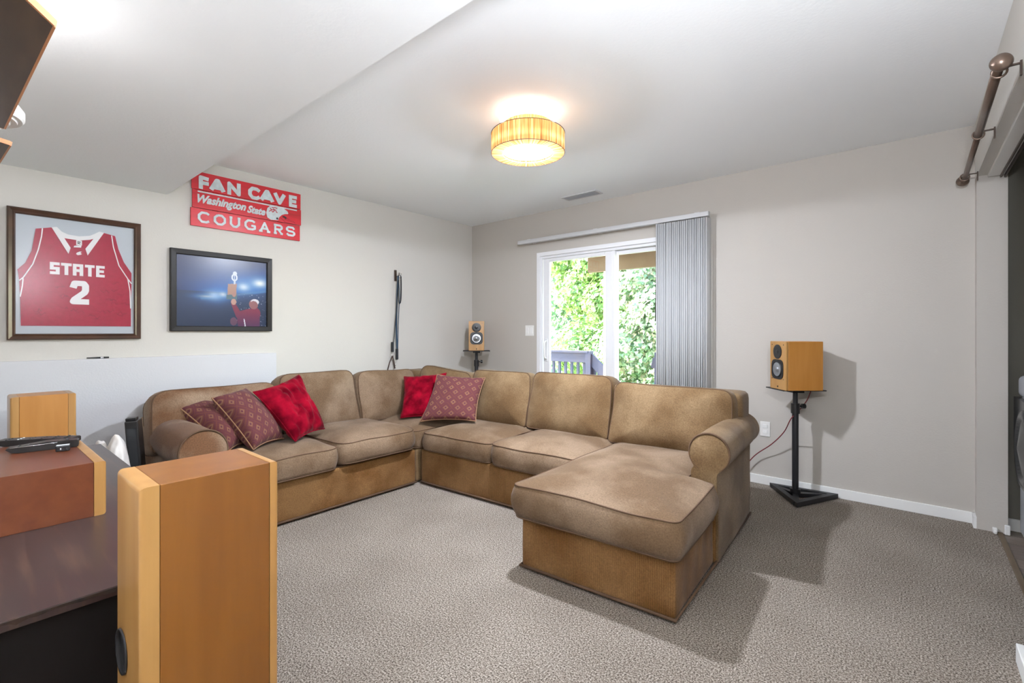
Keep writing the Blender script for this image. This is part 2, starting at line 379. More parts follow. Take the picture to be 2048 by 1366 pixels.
def stand_mtx(origin, right, lean, facing=1):
    """local x -> right (unit, horizontal), local y -> up leaned back by angle, local z -> out of the front face"""
    rt = Vector(right).normalized(); f = rt.cross(Vector((0, 0, 1))) * facing   # front normal
    up = Vector((0, 0, 1)) * cos(lean) - f * sin(lean); nz = f * cos(lean) + Vector((0, 0, 1)) * sin(lean)
    m = Matrix(((rt.x, up.x, nz.x, origin[0]), (rt.y, up.y, nz.y, origin[1]), (rt.z, up.z, nz.z, origin[2]), (0, 0, 0, 1)))
    return m

# ------------------------------------------------------------------ room shell
H = 2.44; SOF = 2.149; SY = -3.055; RX = 4.34; RW = 4.47; REAR = -4.62
D0, D1, DZ = .985, 2.745, 2.01
mb = MB()
mb.box((-.15, 0, 0), (D0, .15, H)).box((D1, 0, 0), (RX, .15, H)).box((D0, 0, DZ), (D1, .15, H))
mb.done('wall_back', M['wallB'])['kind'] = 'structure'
MB().box((-.15, REAR - .15, 0), (0, 0, H)).done('wall_left', M['wall'])['kind'] = 'structure'
MB().box((0, REAR - .15, 0), (RW, REAR, H)).done('wall_rear', M['wall'])['kind'] = 'structure'
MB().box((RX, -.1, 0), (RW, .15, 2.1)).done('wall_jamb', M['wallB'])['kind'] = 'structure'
mb = MB().box((RX, -.1, 2.1), (RW, .15, H)).box((RX, -1.70, 2.1), (RW, -.1, H)).box((RX, REAR - .15, 0), (RW, -1.70, H))
mb.done('wall_right', M['wall'])['kind'] = 'structure'
MB().box((-.15, REAR - .15, H), (5.5, .15, H + .15)).done('ceiling', M['ceil'])['kind'] = 'structure'
MB().box((0, REAR, SOF), (RX, SY, H)).done('trim_1', M['ceil'])['kind'] = 'structure'       # dropped ceiling
MB().box((0, REAR, 0), (.045, -2.315, 1.0), bevel=.004).done('trim_2', M['wall_low'])['kind'] = 'structure'   # foundation ledge
MB().box((-.15, REAR - .15, -.12), (4.44, .15, 0)).done('floor', M['carpet'])['kind'] = 'structure'
# laminate closet beyond the opening
fl = MB().box((4.44, -1.9, -.12), (5.5, .15, -.014)).done('floor_closet', M['groove']); fl['kind'] = 'structure'
lam = [mat('grey_laminate_%d' % i, srgb(*c), .4, col2=srgb(*[q - 16 for q in c]), nscale=4, detail=5, stretch=(1.2, 10, 1)) for i, c in enumerate([(122, 110, 100), (134, 122, 112), (112, 100, 92)])]
y = -1.85; k = 0
while y < 0:
    x = 4.446 - random.random() * .0; cut = 4.8 + random.random() * .4
    for x0, x1 in ((4.446, cut), (cut + .002, 5.3)):
        MB().box((x0, y, -.016), (x1, min(y + .122, 0), -.003), bevel=.0015, seg=1).done('plank', random.choice(lam), fl)
    y += .124
MB().box((4.425, -1.62, -.01), (4.45, -.06, .006), bevel=.003).done('trim_3', M['beam'])['kind'] = 'structure'
mb = MB().box((RW, 0, 0), (5.5, .15, H)).box((5.35, -1.9, 0), (5.5, 0, H)).box((RW, -1.95, 0), (5.5, -1.8, H))
mb.done('wall_closet', M['closet'])['kind'] = 'structure'
MB().box((RW, -.012, 0), (5.35, 0, .07)).done('baseboard_closet', M['trim'])['kind'] = 'structure'
# baseboards
mb = MB().box((0.05, -.014, 0), (D0 - .04, 0, .068)).box((D1 + .04, -.014, 0), (RX, 0, .068), bevel=.003)
mb.done('baseboard_back', M['trim'])['kind'] = 'structure'
MB().box((0, -2.31, 0), (.014, -.02, .068), bevel=.003).done('baseboard_left', M['trim'])['kind'] = 'structure'
MB().box((RX - .014, -.1, 0), (RX, 0, .068)).box((RX - .014, REAR, 0), (RX + .01, -1.60, .068), bevel=.003).box((4.455, -.118, 0), (4.478, -.1, .055), bevel=.004).done('baseboard_right', M['trim'])['kind'] = 'structure'
# header track for the missing closet doors
MB().box((4.385, -1.6, 2.082), (4.46, -.12, 2.1), bevel=.002).done('trim_4', M['trim'])['kind'] = 'structure'
MB().box((4.435, -1.6, 2.07), (4.442, -.12, 2.083)).box((4.452, -1.6, 2.066), (4.459, -.12, 2.083)).done('trim_5', M['bronze2'])['kind'] = 'structure'
dg = MB().box((4.405, -.135, .002), (4.425, -.1, .03), bevel=.004).box((4.41, -.145, .004), (4.42, -.12, .018)).done('floor_guide', M['plate'])
tag(dg, 'small white plastic door guide on the floor at the closet jamb', 'guide')

# ------------------------------------------------------------------ sliding door
dr = empty('door_1', (1.9, 0, 0), kind='structure')
t = MB()
t.box((D0 - .004, -.006, 0), (D0 + .035, .12, DZ - .035)).box((D1 - .035, -.006, 0), (D1 + .004, .12, DZ - .035)).box((D0 - .004, -.006, DZ - .035), (D1 + .004, .12, DZ + .004)).box((D0 + .035, .002, 0), (D1 - .035, .12, .03))
t.done('door_frame', M['vinyl'], dr)
t = MB().box((D0 + .035, .02, DZ - .06), (D1 - .035, .11, DZ - .035)).box((D0 + .035, .02, .03), (D0 + .05, .1, DZ - .06)); t.done('track', M['vinyl'], dr)
def panel(x0, x1, y0, y1, st, name):
    f = MB()
    f.box((x0, y0, .035), (x0 + st, y1, DZ - .062), bevel=.003).box((x1 - st, y0, .035), (x1, y1, DZ - .062), bevel=.003)
    f.box((x0 + st, y0, .035), (x1 - st, y1, .035 + st), bevel=.003).box((x0 + st, y0, DZ - .062 - .036), (x1 - st, y1, DZ - .062), bevel=.003)
    o = f.done(name, M['vinyl'], dr)
    ym = (y0 + y1) / 2
    MB().box((x0 + st - .005, ym - .004, .1), (x1 - st + .005, ym + .004, DZ - .09)).done('pane', M['glass'], o)
    return o
p1 = panel(1.045, 1.858, .03, .062, .075, 'sliding_panel')
p2 = panel(1.86, D1 - .036, .07, .102, .03, 'fixed_panel')
MB().box((1.858, .03, .035), (1.884, .1, DZ - .06), bevel=.002).done('meeting_stile', M['vinyl'], dr)
hd = tube('door_handle', spline([(1.085, .03, 1.075), (1.092, -.018, 1.06), (1.098, -.03, .985), (1.092, -.018, .905), (1.085, .03, .89)], 6), .009, M['trim'], dr)
MB().box((1.068, .024, .86), (1.1, .032, 1.1), bevel=.004).done('handle_plate', M['vinyl'], dr)

# vertical blind
vb = empty('vertical_blind', (2.58, -.08, 0), 'white vertical blind gathered at the right side of the sliding glass door', 'blind')
MB().box((.812, -.125, 2.107), (2.797, -.075, 2.146), bevel=.004).done('headrail', M['blind'], vb)
for x in (.95, 1.75, 2.7):
    MB().box((x - .02, -.11, 2.14), (x + .02, 0, 2.151)).box((x - .02, -.006, 2.12), (x + .02, 0, 2.165)).done('bracket', M['vinyl'], vb)
ns = 25; proto = None
for i in range(ns):
    x = 2.378 + i * .01725; y0 = -.148; a = R(-9 + 4 * sin(i * 1.7))
    if proto is None:
        V = []; 
        for zz in (.03, 2.095):
            for k in range(7):
                u = k / 6 - .5; V.append((.006 * (1 - (2 * u) ** 2) - .003, u * .089, zz))
        Fc = [(k, k + 1, k + 8, k + 7) for k in range(6)]
        me = bpy.data.meshes.new('slat'); me.from_pydata(V, [], Fc); me.materials.append(M['blind'])
        for q in me.polygons: q.use_smooth = True
        proto = me
    o = bpy.data.objects.new('slat', proto); COL.objects.link(o); o.parent = vb
    o.location = (x - 2.58, -.1 + .08 + random.uniform(-.004, .004), 0); o.rotation_euler.z = a
    sm = o.modifiers.new('thickness', 'SOLIDIFY'); sm.thickness = .0012
tube('wand', [(2.352, -.1, 1.95), (2.349, -.1, 1.6), (2.343, -.1, 1.265)], .0045, M['bronze2'], vb)
tube('wand_link', [(2.352, -.1, 2.11), (2.353, -.1, 2.03), (2.352, -.1, 1.95)], .005, M['vinyl'], vb)
tube('cord', [(2.366, -.1, 2.11), (2.366, -.1, 1.3), (2.366, -.1, .55)], .0025, M['vinyl'], vb)

# switch, outlet, vent
sw = empty('light_switch', (.882, -.004, 1.185), 'white double switch plate beside the sliding glass door', 'switch')
MB().box((.824, -.006, 1.128), (.94, 0, 1.242), bevel=.003).done('plate', M['plate'], sw)
for dx in (-.027, .027): MB().box((.882 + dx - .017, -.011, 1.152), (.882 + dx + .017, -.004, 1.218), bevel=.002).done('rocker', M['trim'], sw)
ou = empty('wall_outlet', (3.182, -.004, .425), 'white wall outlet low behind the sofa\'s right arm', 'outlet')
MB().box((3.147, -.006, .368), (3.217, 0, .482), bevel=.003).done('plate', M['plate'], ou)
for dz in (-.022, .022):
    s_ = MB().box((3.165, -.009, .425 + dz - .015), (3.199, -.004, .425 + dz + .015), bevel=.004).done('socket', M['trim'], ou)
vt = empty('ceiling_vent', (1.706, -.276, H), 'white slatted ceiling vent above the sliding glass door', 'vent')
mb = MB().box((1.52, -.345, H - .008), (1.893, -.325, H), bevel=.002).box((1.52, -.227, H - .008), (1.893, -.207, H), bevel=.002).box((1.52, -.325, H - .008), (1.54, -.227, H)).box((1.873, -.325, H - .008), (1.893, -.227, H))
mb.done('frame', M['vent'], vt); MB().box((1.54, -.325, H - .002), (1.873, -.227, H)).done('duct', M['ventdark'], vt)
for i in range(9):
    yy = -.32 + i * .0112
    MB().box((-.166, -.005, -.0006), (.166, .005, .0006), Matrix.Translation((1.706, yy, H - .006)) @ Matrix.Rotation(R(38), 4, 'X')).done('louver', M['vent'], vt)

# ------------------------------------------------------------------ ceiling lamp
LX, LY = 2.345, -1.89
cl = empty('ceiling_light', (LX, LY, H), 'round flush ceiling light with tan raffia drum shade', 'ceiling light')
c0 = (LX, LY, 0)
zb, zt = 2.205, 2.318
MB().lathe(c0, [(.205, zb), (.209, zb), (.212, zb + .006), (.212, zt - .006), (.208, zt), (.143, zt + .003)], 72).done('drum_shade', M['raffia'], cl, smooth=True, angle=50)
MB().lathe(c0, [(.208, zb + .0005), (.148, zb - .001), (.146, zb + .004)], 72).done('shade_rim', M['raffia'], cl, smooth=True, angle=50)
MB().lathe(c0, [(.143, zt - .002), (.143, zt + .052), (.139, zt + .055)], 64).done('upper_shade', M['raffia'], cl, smooth=True, angle=50)
for z_ in (zb, zt): tube('shade_wire', [(LX + cos(a) * .212, LY + sin(a) * .212, z_) for a in [2 * pi * i / 64 for i in range(64)]], .0018, M['leather'], cl, closed=True, n=5)
MB().lathe(c0, [(.17, H), (.172, H - .012), (.165, H - .034), (.14, H - .042), (0, H - .044)], 64).done('glass_top', M['topglow'], cl, smooth=True, angle=60)
MB().lathe(c0, [(.147, zb + .012), (.12, zb + .004), (.06, zb - .002), (0, zb - .004)], 64).done('diffuser', M['diff'], cl, smooth=True)
l_ = lamp('ceiling_light_bulb', 'SPOT', (LX, LY, zb - .008), CEIL_LAMP_W, (.90, .97, 1.1), shadow_soft_size=.035, spot_size=R(179), spot_blend=.06)
lamp('ceiling_light_low_bulb', 'POINT', (LX, LY, zb - .07), 11, (.90, .97, 1.1), shadow_soft_size=.04)
lamp('ceiling_light_down_bulb', 'AREA', (LX, LY, zb - .006), CEIL_DOWN_W, (.90, .97, 1.1), shape='DISK', size=.12)
l_ = lamp('ceiling_light_inner_bulb', 'POINT', (LX, LY, 2.26), 1.0, (1, .95, .86), shadow_soft_size=.11)

# ------------------------------------------------------------------ sofa
sofa = empty('sectional_sofa', (1.13, -1.7, 0), 'large tan chenille U-shaped sectional sofa with rolled arms and a chaise', 'sofa')
I4 = Matrix.Identity(4)
RS = Matrix.Translation((1.133, -1.705, 0)) @ Matrix.Rotation(R(3.4), 4, 'Z')      # right run and chaise sit slightly askew
BT = .268
def soft_box(name, lo, hi, m_, mtx=I4, bev=.02, sub=0, lump=.004, seed=0, cuts=12):
    bm = bmesh.new(); bmesh.ops.create_cube(bm, size=1)
    lo = Vector(lo); hi = Vector(hi)
    for v in bm.verts: v.co = Vector([(v.co[i] + .5) * (hi[i] - lo[i]) + lo[i] for i in range(3)])
    bmesh.ops.bevel(bm, geom=list(bm.edges), offset=bev, segments=3, affect='EDGES', profile=.6)
    bmesh.ops.subdivide_edges(bm, edges=[e for e in bm.edges if e.calc_length() > .2], cuts=cuts, use_grid_fill=True)
    for v in bm.verts:
        d = noise.noise_vector(v.co * 4 + Vector((seed, seed * 2, 0))) * lump; v.co += Vector((d.x, d.y, d.z * (.3 if v.co.z > .05 else 0)))
    bmesh.ops.transform(bm, matrix=mtx, verts=bm.verts); bmesh.ops.recalc_face_normals(bm, faces=bm.faces)
    me = bpy.data.meshes.new(name); bm.to_mesh(me); bm.free()
    return finish(name, me, m_, sofa, True)
def skirt(pts, mtx=I4):
    tube('hem_welt', [mtx @ Vector((x, y_, .02)) for x, y_ in pts], .007, M['piping'], sofa, n=6)
# bases
soft_box('base', (.14, -3.20, .012), (1.13, -1.735, BT), M['sofaC'], seed=1)
skirt([(1.134, -3.2), (1.134, -1.735)])
soft_box('base', (.14, -1.725, .012), (1.118, -.72, BT), M['sofa'], seed=2)
soft_box('base', (.012, .0, .012), (2.17, .84, BT), M['sofaC'], RS, seed=3)
skirt([(.02, -.004), (1.4, -.004)], RS)
soft_box('base', (1.398, -.60, .012), (2.155, .0, BT), M['sofaC'], RS, seed=4)
skirt([(1.382, -.0), (1.395, -.604), (2.158, -.604), (2.168, .0), (2.178, .82)], RS)
# back frames
soft_box('back_frame', (.12, -3.18, .1), (.34, -.72, .755), M['sofa'], bev=.05, seed=5)
soft_box('back_frame', (-.93, .60, .1), (2.17, .845, .80), M['sofa'], RS, bev=.05, seed=6)
# left arm: rolled
def arm(name, mtx, L_, rc, zc, w0, w1, m_, seed):
    """local x across the arm (outwards +), local y along; roll centre at x=0"""
    prof = []
    for k in range(26):
        a = R(-62 + 300 * k / 25 - 30); prof.append((rc * cos(a), zc + rc * sin(a)))
    prof = [(w1, .014), (w1, zc - rc * .95)] + [(rc * cos(R(a)), zc + rc * sin(R(a))) for a in range(-50, 226, 11)] + [(w0, zc - rc * .9), (w0, .014)]
    O = rounded(prof, .012, ds=.05, seg=2); ny = 24; V = []; Fc = []; n = len(O)
    ys = [0, .006, .018] + [.018 + (L_ - .018) * i / ny for i in range(1, ny + 1)]
    cx = (w0 + w1) / 2
    for i, yy in enumerate(ys):
        s_ = (.955, .985, 1)[i] if i < 3 else 1
        for q in O:
            x_ = cx + (q.x - cx) * s_; z_ = q.y if q.y < .05 else zc * .7 + (q.y - zc * .7) * (s_ if s_ < 1 else 1)
            d = noise.noise_vector(Vector((x_ * 4, yy * 4 + seed, z_ * 4))) * .008
            V.append(mtx @ Vector((x_ + d.x, yy + (d.y if 2 < i < len(ys) - 1 else 0), z_ + (d.z if z_ > .1 else 0))))
    for i in range(len(ys) - 1):
        for k in range(n): Fc.append((i * n + k, i * n + (k + 1) % n, (i + 1) * n + (k + 1) % n, (i + 1) * n + k))
    Fc.append(tuple(range(n))[::-1]); Fc.append(tuple((len(ys) - 1) * n + k for k in range(n)))
    me = bpy.data.meshes.new(name); me.from_pydata(V, [], Fc)
    bm = bmesh.new(); bm.from_mesh(me); bmesh.ops.recalc_face_normals(bm, faces=bm.faces); bm.to_mesh(me); bm.free()
    o = finish(name, me, m_, sofa, True); me.set_sharp_from_angle(angle=R(50))
    ring = [mtx @ Vector((rc * 1.0 * cos(R(a)), .004, zc + rc * 1.0 * sin(R(a)))) for a in range(-60, 241, 10)]
    tube('piping', ring, .005, M['piping'], o, n=6)
    return o
# left arm runs back from x=1.10 to .16 (local y -> -X), outwards is -Y
mL = Matrix(((0, -1, 0, 1.11), (-1, 0, 0, -3.16), (0, 0, 1, 0), (0, 0, 0, 1)))
arm('arm', mL, .93, .118, .522, -.10, .075, M['sofaD'], 1)
mR = RS @ Matrix(((1, 0, 0, 2.13), (0, 1, 0, .005), (0, 0, 1, 0), (0, 0, 0, 1)))
arm('arm', mR, .82, .098, .560, -.085, .045, M['sofa'], 5)
# seat cushions
cz0, cz1 = BT + .006, BT + .14
def rect(x0, y0, x1, y1): return [(x0, y0), (x1, y0), (x1, y1), (x0, y1)]
cushion('seat_cushion', rect(.50, -3.045, 1.16, -2.395), cz0, cz1, .05, .014, I4, M['seatA'], sofa, r=[.04, .07, .07, .04], seed=1)
cushion('seat_cushion', rect(.50, -2.385, 1.175, -1.745), cz0 + .018, cz1 + .02, .055, .018, I4, M['seatA'], sofa, r=[.04, .11, .13, .04], seed=2)
cushion('seat_cushion', rect(.30, -1.735, 1.125, -.92), cz0, cz1 - .005, .05, .012, I4, M['seatA'], sofa, r=[.04, .05, .04, .04], seed=3)
cushion('seat_cushion', rect(.025, -.015, .702, .60), cz0, cz1 - .005, .05, .014, RS, M['seatA'], sofa, r=[.08, .06, .04, .04], seed=4)
cushion('seat_cushion', rect(.712, -.03, 1.40, .60), cz0, cz1, .05, .016, RS, M['seatA'], sofa, r=[.10, .05, .04, .04], seed=5)
cushion('chaise_cushion', [(1.362, -.625), (2.175, -.625), (2.175, -.03), (2.02, -.03), (2.02, .60), (1.40, .60)], cz0 - .012, cz1 + .008, .05, .024, RS, M['sofaD' if 0 else 'seatA'], sofa, r=[.05, .045, .05, .05, .04, .04], center=(1.75, -.15), seed=6)
# back cushions: (origin of bottom-left corner, right vector, width, height)
def backc(org, right, w_, h_, lean, th=.17, m_='sofa', mtx=I4, seed=0, rr=.07, crown=.05, sag=None, droop=0):
    m1 = mtx @ stand_mtx(org, right, lean)
    o = cushion('back_cushion', [(0, 0), (w_, 0), (w_ - .01, h_ - droop), (.01, h_)], -th, 0, crown, .014, m1, M[m_], sofa, r=[.03, .03, rr, rr], seed=seed, lump=.022, sag=sag)
    return o
# left run faces +X: right vector = +Y
backc((.60, -3.27, .45), (0, 1, 0), .76, .37, R(14), m_='sofaD', seed=11, rr=.10, th=.2, crown=.06)
backc((.60, -2.50, .43), (0, 1, 0), .62, .44, R(14), m_='seatA', seed=12, rr=.08)
backc((.60, -1.865, .43), (0, 1, 0), .60, .415, R(14), m_='seatA', seed=13, rr=.08)
# back run faces -Y (local frame): right = +X
backc((-.62, .50, .43), (1, 0, 0), .655, .44, R(12), mtx=RS, seed=14, rr=.09, droop=.05)
backc((.045, .50, .43), (1, 0, 0), .60, .425, R(12), mtx=RS, seed=15, rr=.05)
backc((.655, .50, .43), (1, 0, 0), .69, .435, R(12), mtx=RS, seed=16, rr=.07, th=.19)
backc((1.365, .47, .43), (1, 0, 0), .775, .40, R(12), mtx=RS, seed=17, rr=.07, th=.22, crown=.065)

# ------------------------------------------------------------------ throw pillows
def pillow(name, BL, BR, TR, TL, th, m_, label, group, seed=0, creases=0, edge=True):
    BL, BR, TR, TL = [Vector(q) for q in (BL, BR, TR, TL)]
    n = 44; nv = (BR - BL).cross(TL - BL).normalized()
    if nv.dot(Vector((4, -4, 1.2)) - BL) < 0: nv = -nv
    c = (BL + BR + TR + TL) / 4
    root = empty(name, c, label, 'pillow', group)
    V = []; UV = []; idx = {}
    def base(u, v):
        pin = .05 * ((2 * u - 1) ** 2 * (2 * v - 1) ** 2)      # pulled-out corners
        uu = .5 + (u - .5) * (1 - .09 * (1 - (2 * v - 1) ** 2) ** 1 * abs(2 * u - 1) ** 2)
        vv = .5 + (v - .5) * (1 - .09 * (1 - (2 * u - 1) ** 2) ** 1 * abs(2 * v - 1) ** 2)
        return (BL * (1 - uu) + BR * uu) * (1 - vv) + (TL * (1 - uu) + TR * uu) * vv
    Fc = []; fuv = []
    for side in (1, -1):
        for j in range(n + 1):
            for i in range(n + 1):
                u = i / n; v = j / n; e_ = i in (0, n) or j in (0, n)
                if side == -1 and e_: idx[(side, i, j)] = idx[(1, i, j)]; continue
                X = 1 - abs(2 * u - 1) ** 2.2; Y = 1 - abs(2 * v - 1) ** 2.2
                h = th * .5 * (max(X, 0) * max(Y, 0)) ** .42 if not e_ else 0
                h *= 1 + .18 * noise.noise(Vector((u * 3 + seed, v * 3, side)))
                if creases and not e_:
                    a = math.atan2(v - .5, u - .5); rr_ = math.hypot(u - .5, v - .5)
                    h -= th * creases * ((1 - abs(sin(a * 2.5 + seed + noise.noise(Vector((u * 4, v * 4, seed))) * 2.2))) ** 3 * .13 * (1 - rr_) + .20 * math.exp(-rr_ * rr_ * 70))
                    h += th * creases * .10 * noise.noise(Vector((u * 9, v * 4 + seed, 0)))
                idx[(side, i, j)] = len(V); V.append(base(u, v) + nv * h * side)
        for j in range(n):
            for i in range(n):
                q = [idx[(side, i, j)], idx[(side, i + 1, j)], idx[(side, i + 1, j + 1)], idx[(side, i, j + 1)]]
                uvq = [(i / n, j / n), ((i + 1) / n, j / n), ((i + 1) / n, (j + 1) / n), (i / n, (j + 1) / n)]
                if side == -1: q = q[::-1]; uvq = uvq[::-1]
                Fc.append(q); fuv += uvq
    me = bpy.data.meshes.new('cover'); me.from_pydata(V, [], Fc); uvl = me.uv_layers.new(name='UVMap')
    for i, q in enumerate(fuv): uvl.data[i].uv = q
    finish('cover', me, m_, root, True)
    if edge:
        ring = [base(i / n, 0) for i in range(n)] + [base(1, i / n) for i in range(n)] + [base(1 - i / n, 1) for i in range(n)] + [base(0, 1 - i / n) for i in range(n)]
        tube('piping', ring, .004, edge if not isinstance(edge, bool) else M['piping'], root, closed=True, n=6)
    return root
goldp = mat('tan_piping', srgb(150, 112, 82), .8)
pillow('throw_pillow', (.93, -2.98, .46), (.80, -2.80, .47), (.46, -2.95, .72), (.585, -3.13, .70), .19, M['pattern'], 'purple medallion pillow leaning against the sofa\'s left arm', 'purple medallion throw pillows', 1, edge=goldp)
pillow('throw_pillow', (1.0, -2.865, .46), (.88, -2.63, .47), (.58, -2.76, .79), (.72, -3.0, .762), .20, M['pattern'], 'purple medallion pillow standing between the leftmost pillow and the red one', 'purple medallion throw pillows', 2, edge=goldp)
pillow('throw_pillow', (1.02, -2.62, .47), (.86, -2.335, .485), (.63, -2.41, .86), (.75, -2.77, .78), .15, M['redvelvet'], 'tufted red velvet pillow tilted on the left run of the sofa', 'red velvet throw pillows', 3, creases=1, edge=M['redvelvet'])
pillow('throw_pillow', (.79, -1.63, .455), (1.05, -1.44, .46), (.90, -1.22, .81), (.60, -1.45, .775), .13, M['redvelvet'], 'red velvet pillow in the sofa corner, partly behind a patterned one', 'red velvet throw pillows', 4, creases=.6, edge=M['redvelvet'])
pillow('throw_pillow', (1.05, -1.635, .46), (1.44, -1.40, .475), (1.325, -1.17, .79), (.985, -1.40, .815), .14, M['pattern'], 'brown medallion pillow leaning in the sofa corner before a red one', 'purple medallion throw pillows', 5, edge=goldp)

# ------------------------------------------------------------------ small loudspeakers on stands
def monitor(cx, cy, z0, yaw, w_, d_, h_, label):
    """front baffle faces local -Y"""
    root = empty('loudspeaker', (cx, cy, z0), label, 'speaker', rz=yaw)
    MB().box((-w_ / 2, -d_ / 2 + .018, 0), (w_ / 2, d_ / 2, h_), bevel=.003).done('cabinet', M['woodS'], root, local=True)
    MB().box((-w_ / 2, -d_ / 2, 0), (w_ / 2, -d_ / 2 + .017, h_), bevel=.004).done('baffle', M['woodL'], root, local=True)
    y0 = -d_ / 2
    tz = h_ * .785; wz = h_ * .42
    tw = MB().lathe((0, y0, tz), [(.050, -.002), (.050, .004), (.042, .006), (.02, .003), (.013, .004), (0, .010)], 32, axis=(0, -1, 0)).done('tweeter', M['blackp'], root, smooth=True, local=True, angle=40)
    pts = rounded([(-.07, -.068), (.07, -.068), (.07, .068), (-.07, .068)], .045, ds=.02)
    mt = Matrix(((1, 0, 0, 0), (0, 0, -1, y0 + .001), (0, 1, 0, wz), (0, 0, 0, 1)))
    wf = MB().prism([(q.x, q.y) for q in pts], mt, .006).done('woofer', M['blackp'], root, local=True)
    MB().lathe((0, y0, wz), [(.058, .005), (.056, .011), (.048, .007)], 32, axis=(0, -1, 0)).done('surround', M['black'], wf, smooth=True, local=True)
    MB().lathe((0, y0, wz), [(.048, .0075), (.02, .0052), (.018, .010), (0, .014)], 32, axis=(0, -1, 0)).done('cone', M['silver'], wf, smooth=True, local=True)
    for sx in (-1, 1):
        for zz in (.06, h_ * .22, h_ * .93):
            if zz == .06: continue
            MB().lathe((sx * w_ * .36, y0, zz), [(.004, 0), (.004, .002), (0, .003)], 8, axis=(0, -1, 0)).done('screw', M['bronze'], root, local=True)
    MB().lathe((0, y0, h_ * .06), [(.006, 0), (.006, .002), (0, .003)], 12, axis=(0, -1, 0)).done('badge', M['black'], root, local=True)
    return root
def stand(cx, cy, zt_, yaw, tri, label, knob=True):
    root = empty('speaker_stand', (cx, cy, 0), label, 'speaker stand')
    A = [Vector((x, y_, .0)) for x, y_ in tri]
    f = MB()
    for i in range(3):
        a = A[i]; b = A[(i + 1) % 3]; d = (b - a).normalized(); nn = Vector((-d.y, d.x, 0)); cc = sum(A, Vector()) / 3
        if nn.dot(cc - a) < 0: nn = -nn
        mtx = Matrix(((d.x, nn.x, 0, a.x), (d.y, nn.y, 0, a.y), (0, 0, 1, 0), (0, 0, 0, 1)))
        L_ = (b - a).length; f.prism([(0, 0), (L_, 0), (L_ - .06, .035), (.06, .035)], mtx @ Matrix.Translation((0, 0, .006)), .03)
    f.done('base_frame', M['black'], root)
    for a in A:
        d = Vector((cx, cy, 0)) - a; d.z = 0; L_ = d.length; d.normalize(); nn = Vector((-d.y, d.x, 0))
        mtx = Matrix(((d.x, nn.x, 0, a.x), (d.y, nn.y, 0, a.y), (0, 0, 1, 0), (0, 0, 0, 1)))
        MB().prism([(.03, -.018), (L_, -.018), (L_, .018), (.03, .018)], mtx @ Matrix.Translation((0, 0, .008)), .024).done('base_spoke', M['black'], root)
    MB().cyl((cx, cy, .01), (cx, cy, zt_ - .13), .021, n=24).cyl((cx, cy, .03), (cx, cy, .06), .034, n=24).done('pole', M['black'], root, angle=40)
    MB().cyl((cx, cy, zt_ - .13), (cx, cy, zt_), .016, n=20).done('inner_pole', M['black'], root, angle=40)
    MB().cyl((cx, cy, zt_ - .17), (cx, cy, zt_ - .1), .028, n=24).done('collar', M['blackp'], root, angle=40)
    kd = Vector((cos(yaw), sin(yaw), 0)); kp = Vector((cx, cy, zt_ - .12))
    k_ = MB().cyl(kp + kd * .02, kp + kd * .05, .006).cyl(kp + kd * .045, kp + kd * .068, .018, n=12).done('knob', M['blackp'], root, angle=40)
    mtx = Matrix.Translation((cx, cy, zt_ - .001)) @ Matrix.Rotation(yaw, 4, 'Z')
    MB().box((-.15, -.112, 0), (.15, .112, .007), mtx, bevel=.002).box((-.04, -.04, -.02), (.04, .04, 0), mtx).done('top_plate', M['black'], root)
    return root
YR = R(40.157 - 90)   # right monitor faces camera-left
# right: front normal = (-.764,-.645)
yawr = math.atan2(-.764, .645)     # local -Y -> (-.764,-.645)
monitor(3.425, -.232, .772, yawr, .195, .255, .335, 'orange wood bookshelf speaker on the stand near the right wall')
stand(3.412, -.175, .765, R(40), [(3.225, -.06), (3.65, -.03), (3.46, -.42)], 'black metal speaker stand with triangular base by the baseboard')
yl = math.atan2(.703 * -1 * -1, 1) * 0
dl = Vector((4.042 - .38, -4.044 + .32)).normalized(); yawl = math.atan2(dl.x, -dl.y)
monitor(.315, -.245, .965, yawl, .17, .21, .325, 'orange wood bookshelf speaker in the far corner left of the door')
stand(.32, -.25, .958, yawl, [(.12, -.12), (.55, -.12), (.33, -.5)], 'black metal speaker stand in the far corner behind the sofa')
cb = tube('speaker_cable', spline([(3.50, -.12, .76), (3.47, -.1, .68), (3.42, -.14, .60), (3.39, -.215, .555), (3.33, -.12, .44), (3.24, -.08, .33), (3.12, -.05, .22), (3.02, -.05, .08), (2.95, -.06, .01)], 8), .0035, M['redcord'])
tag(cb, 'thin dark red speaker cable hanging from the right speaker stand', 'cable')

# ------------------------------------------------------------------ leashes on the left wall
hk = empty('wall_hook', (0, -1.112, 1.75), 'dark metal hook on the left wall holding the dog leashes', 'hook')
MB().box((0, -1.125, 1.69), (.012, -1.098, 1.805), bevel=.003).done('backplate', M['bronze2'], hk)
tube('hook_arm', spline([(.01, -1.11, 1.74), (.04, -1.108, 1.735), (.05, -1.1, 1.755), (.045, -1.095, 1.775)], 5), .004, M['bronze2'], hk)
ls = empty('dog_leash', (.04, -1.11, 1.74), 'blue webbing dog leash hanging straight from the wall hook', 'leash')
tube('webbing', spline([(.045, -1.105, 1.745), (.034, -1.112, 1.5), (.032, -1.118, 1.25), (.03, -1.108, 1.0)], 6), 0, M['strapb'], ls, flat=(.010, .003), n=8)
tube('webbing', spline([(.045, -1.105, 1.745), (.04, -1.085, 1.55), (.036, -1.085, 1.48), (.03, -1.09, 1.3), (.03, -1.10, 1.0)], 6), 0, M['strapb'], ls, flat=(.004, .003), n=8)
MB().box((.022, -1.122, .89), (.04, -1.098, 1.0), bevel=.004).done('grip', M['strap'], ls)
tube('clip', spline([(.03, -1.11, .89), (.03, -1.12, .86), (.03, -1.128, .83)], 4), .0035, M['chrome'], ls)
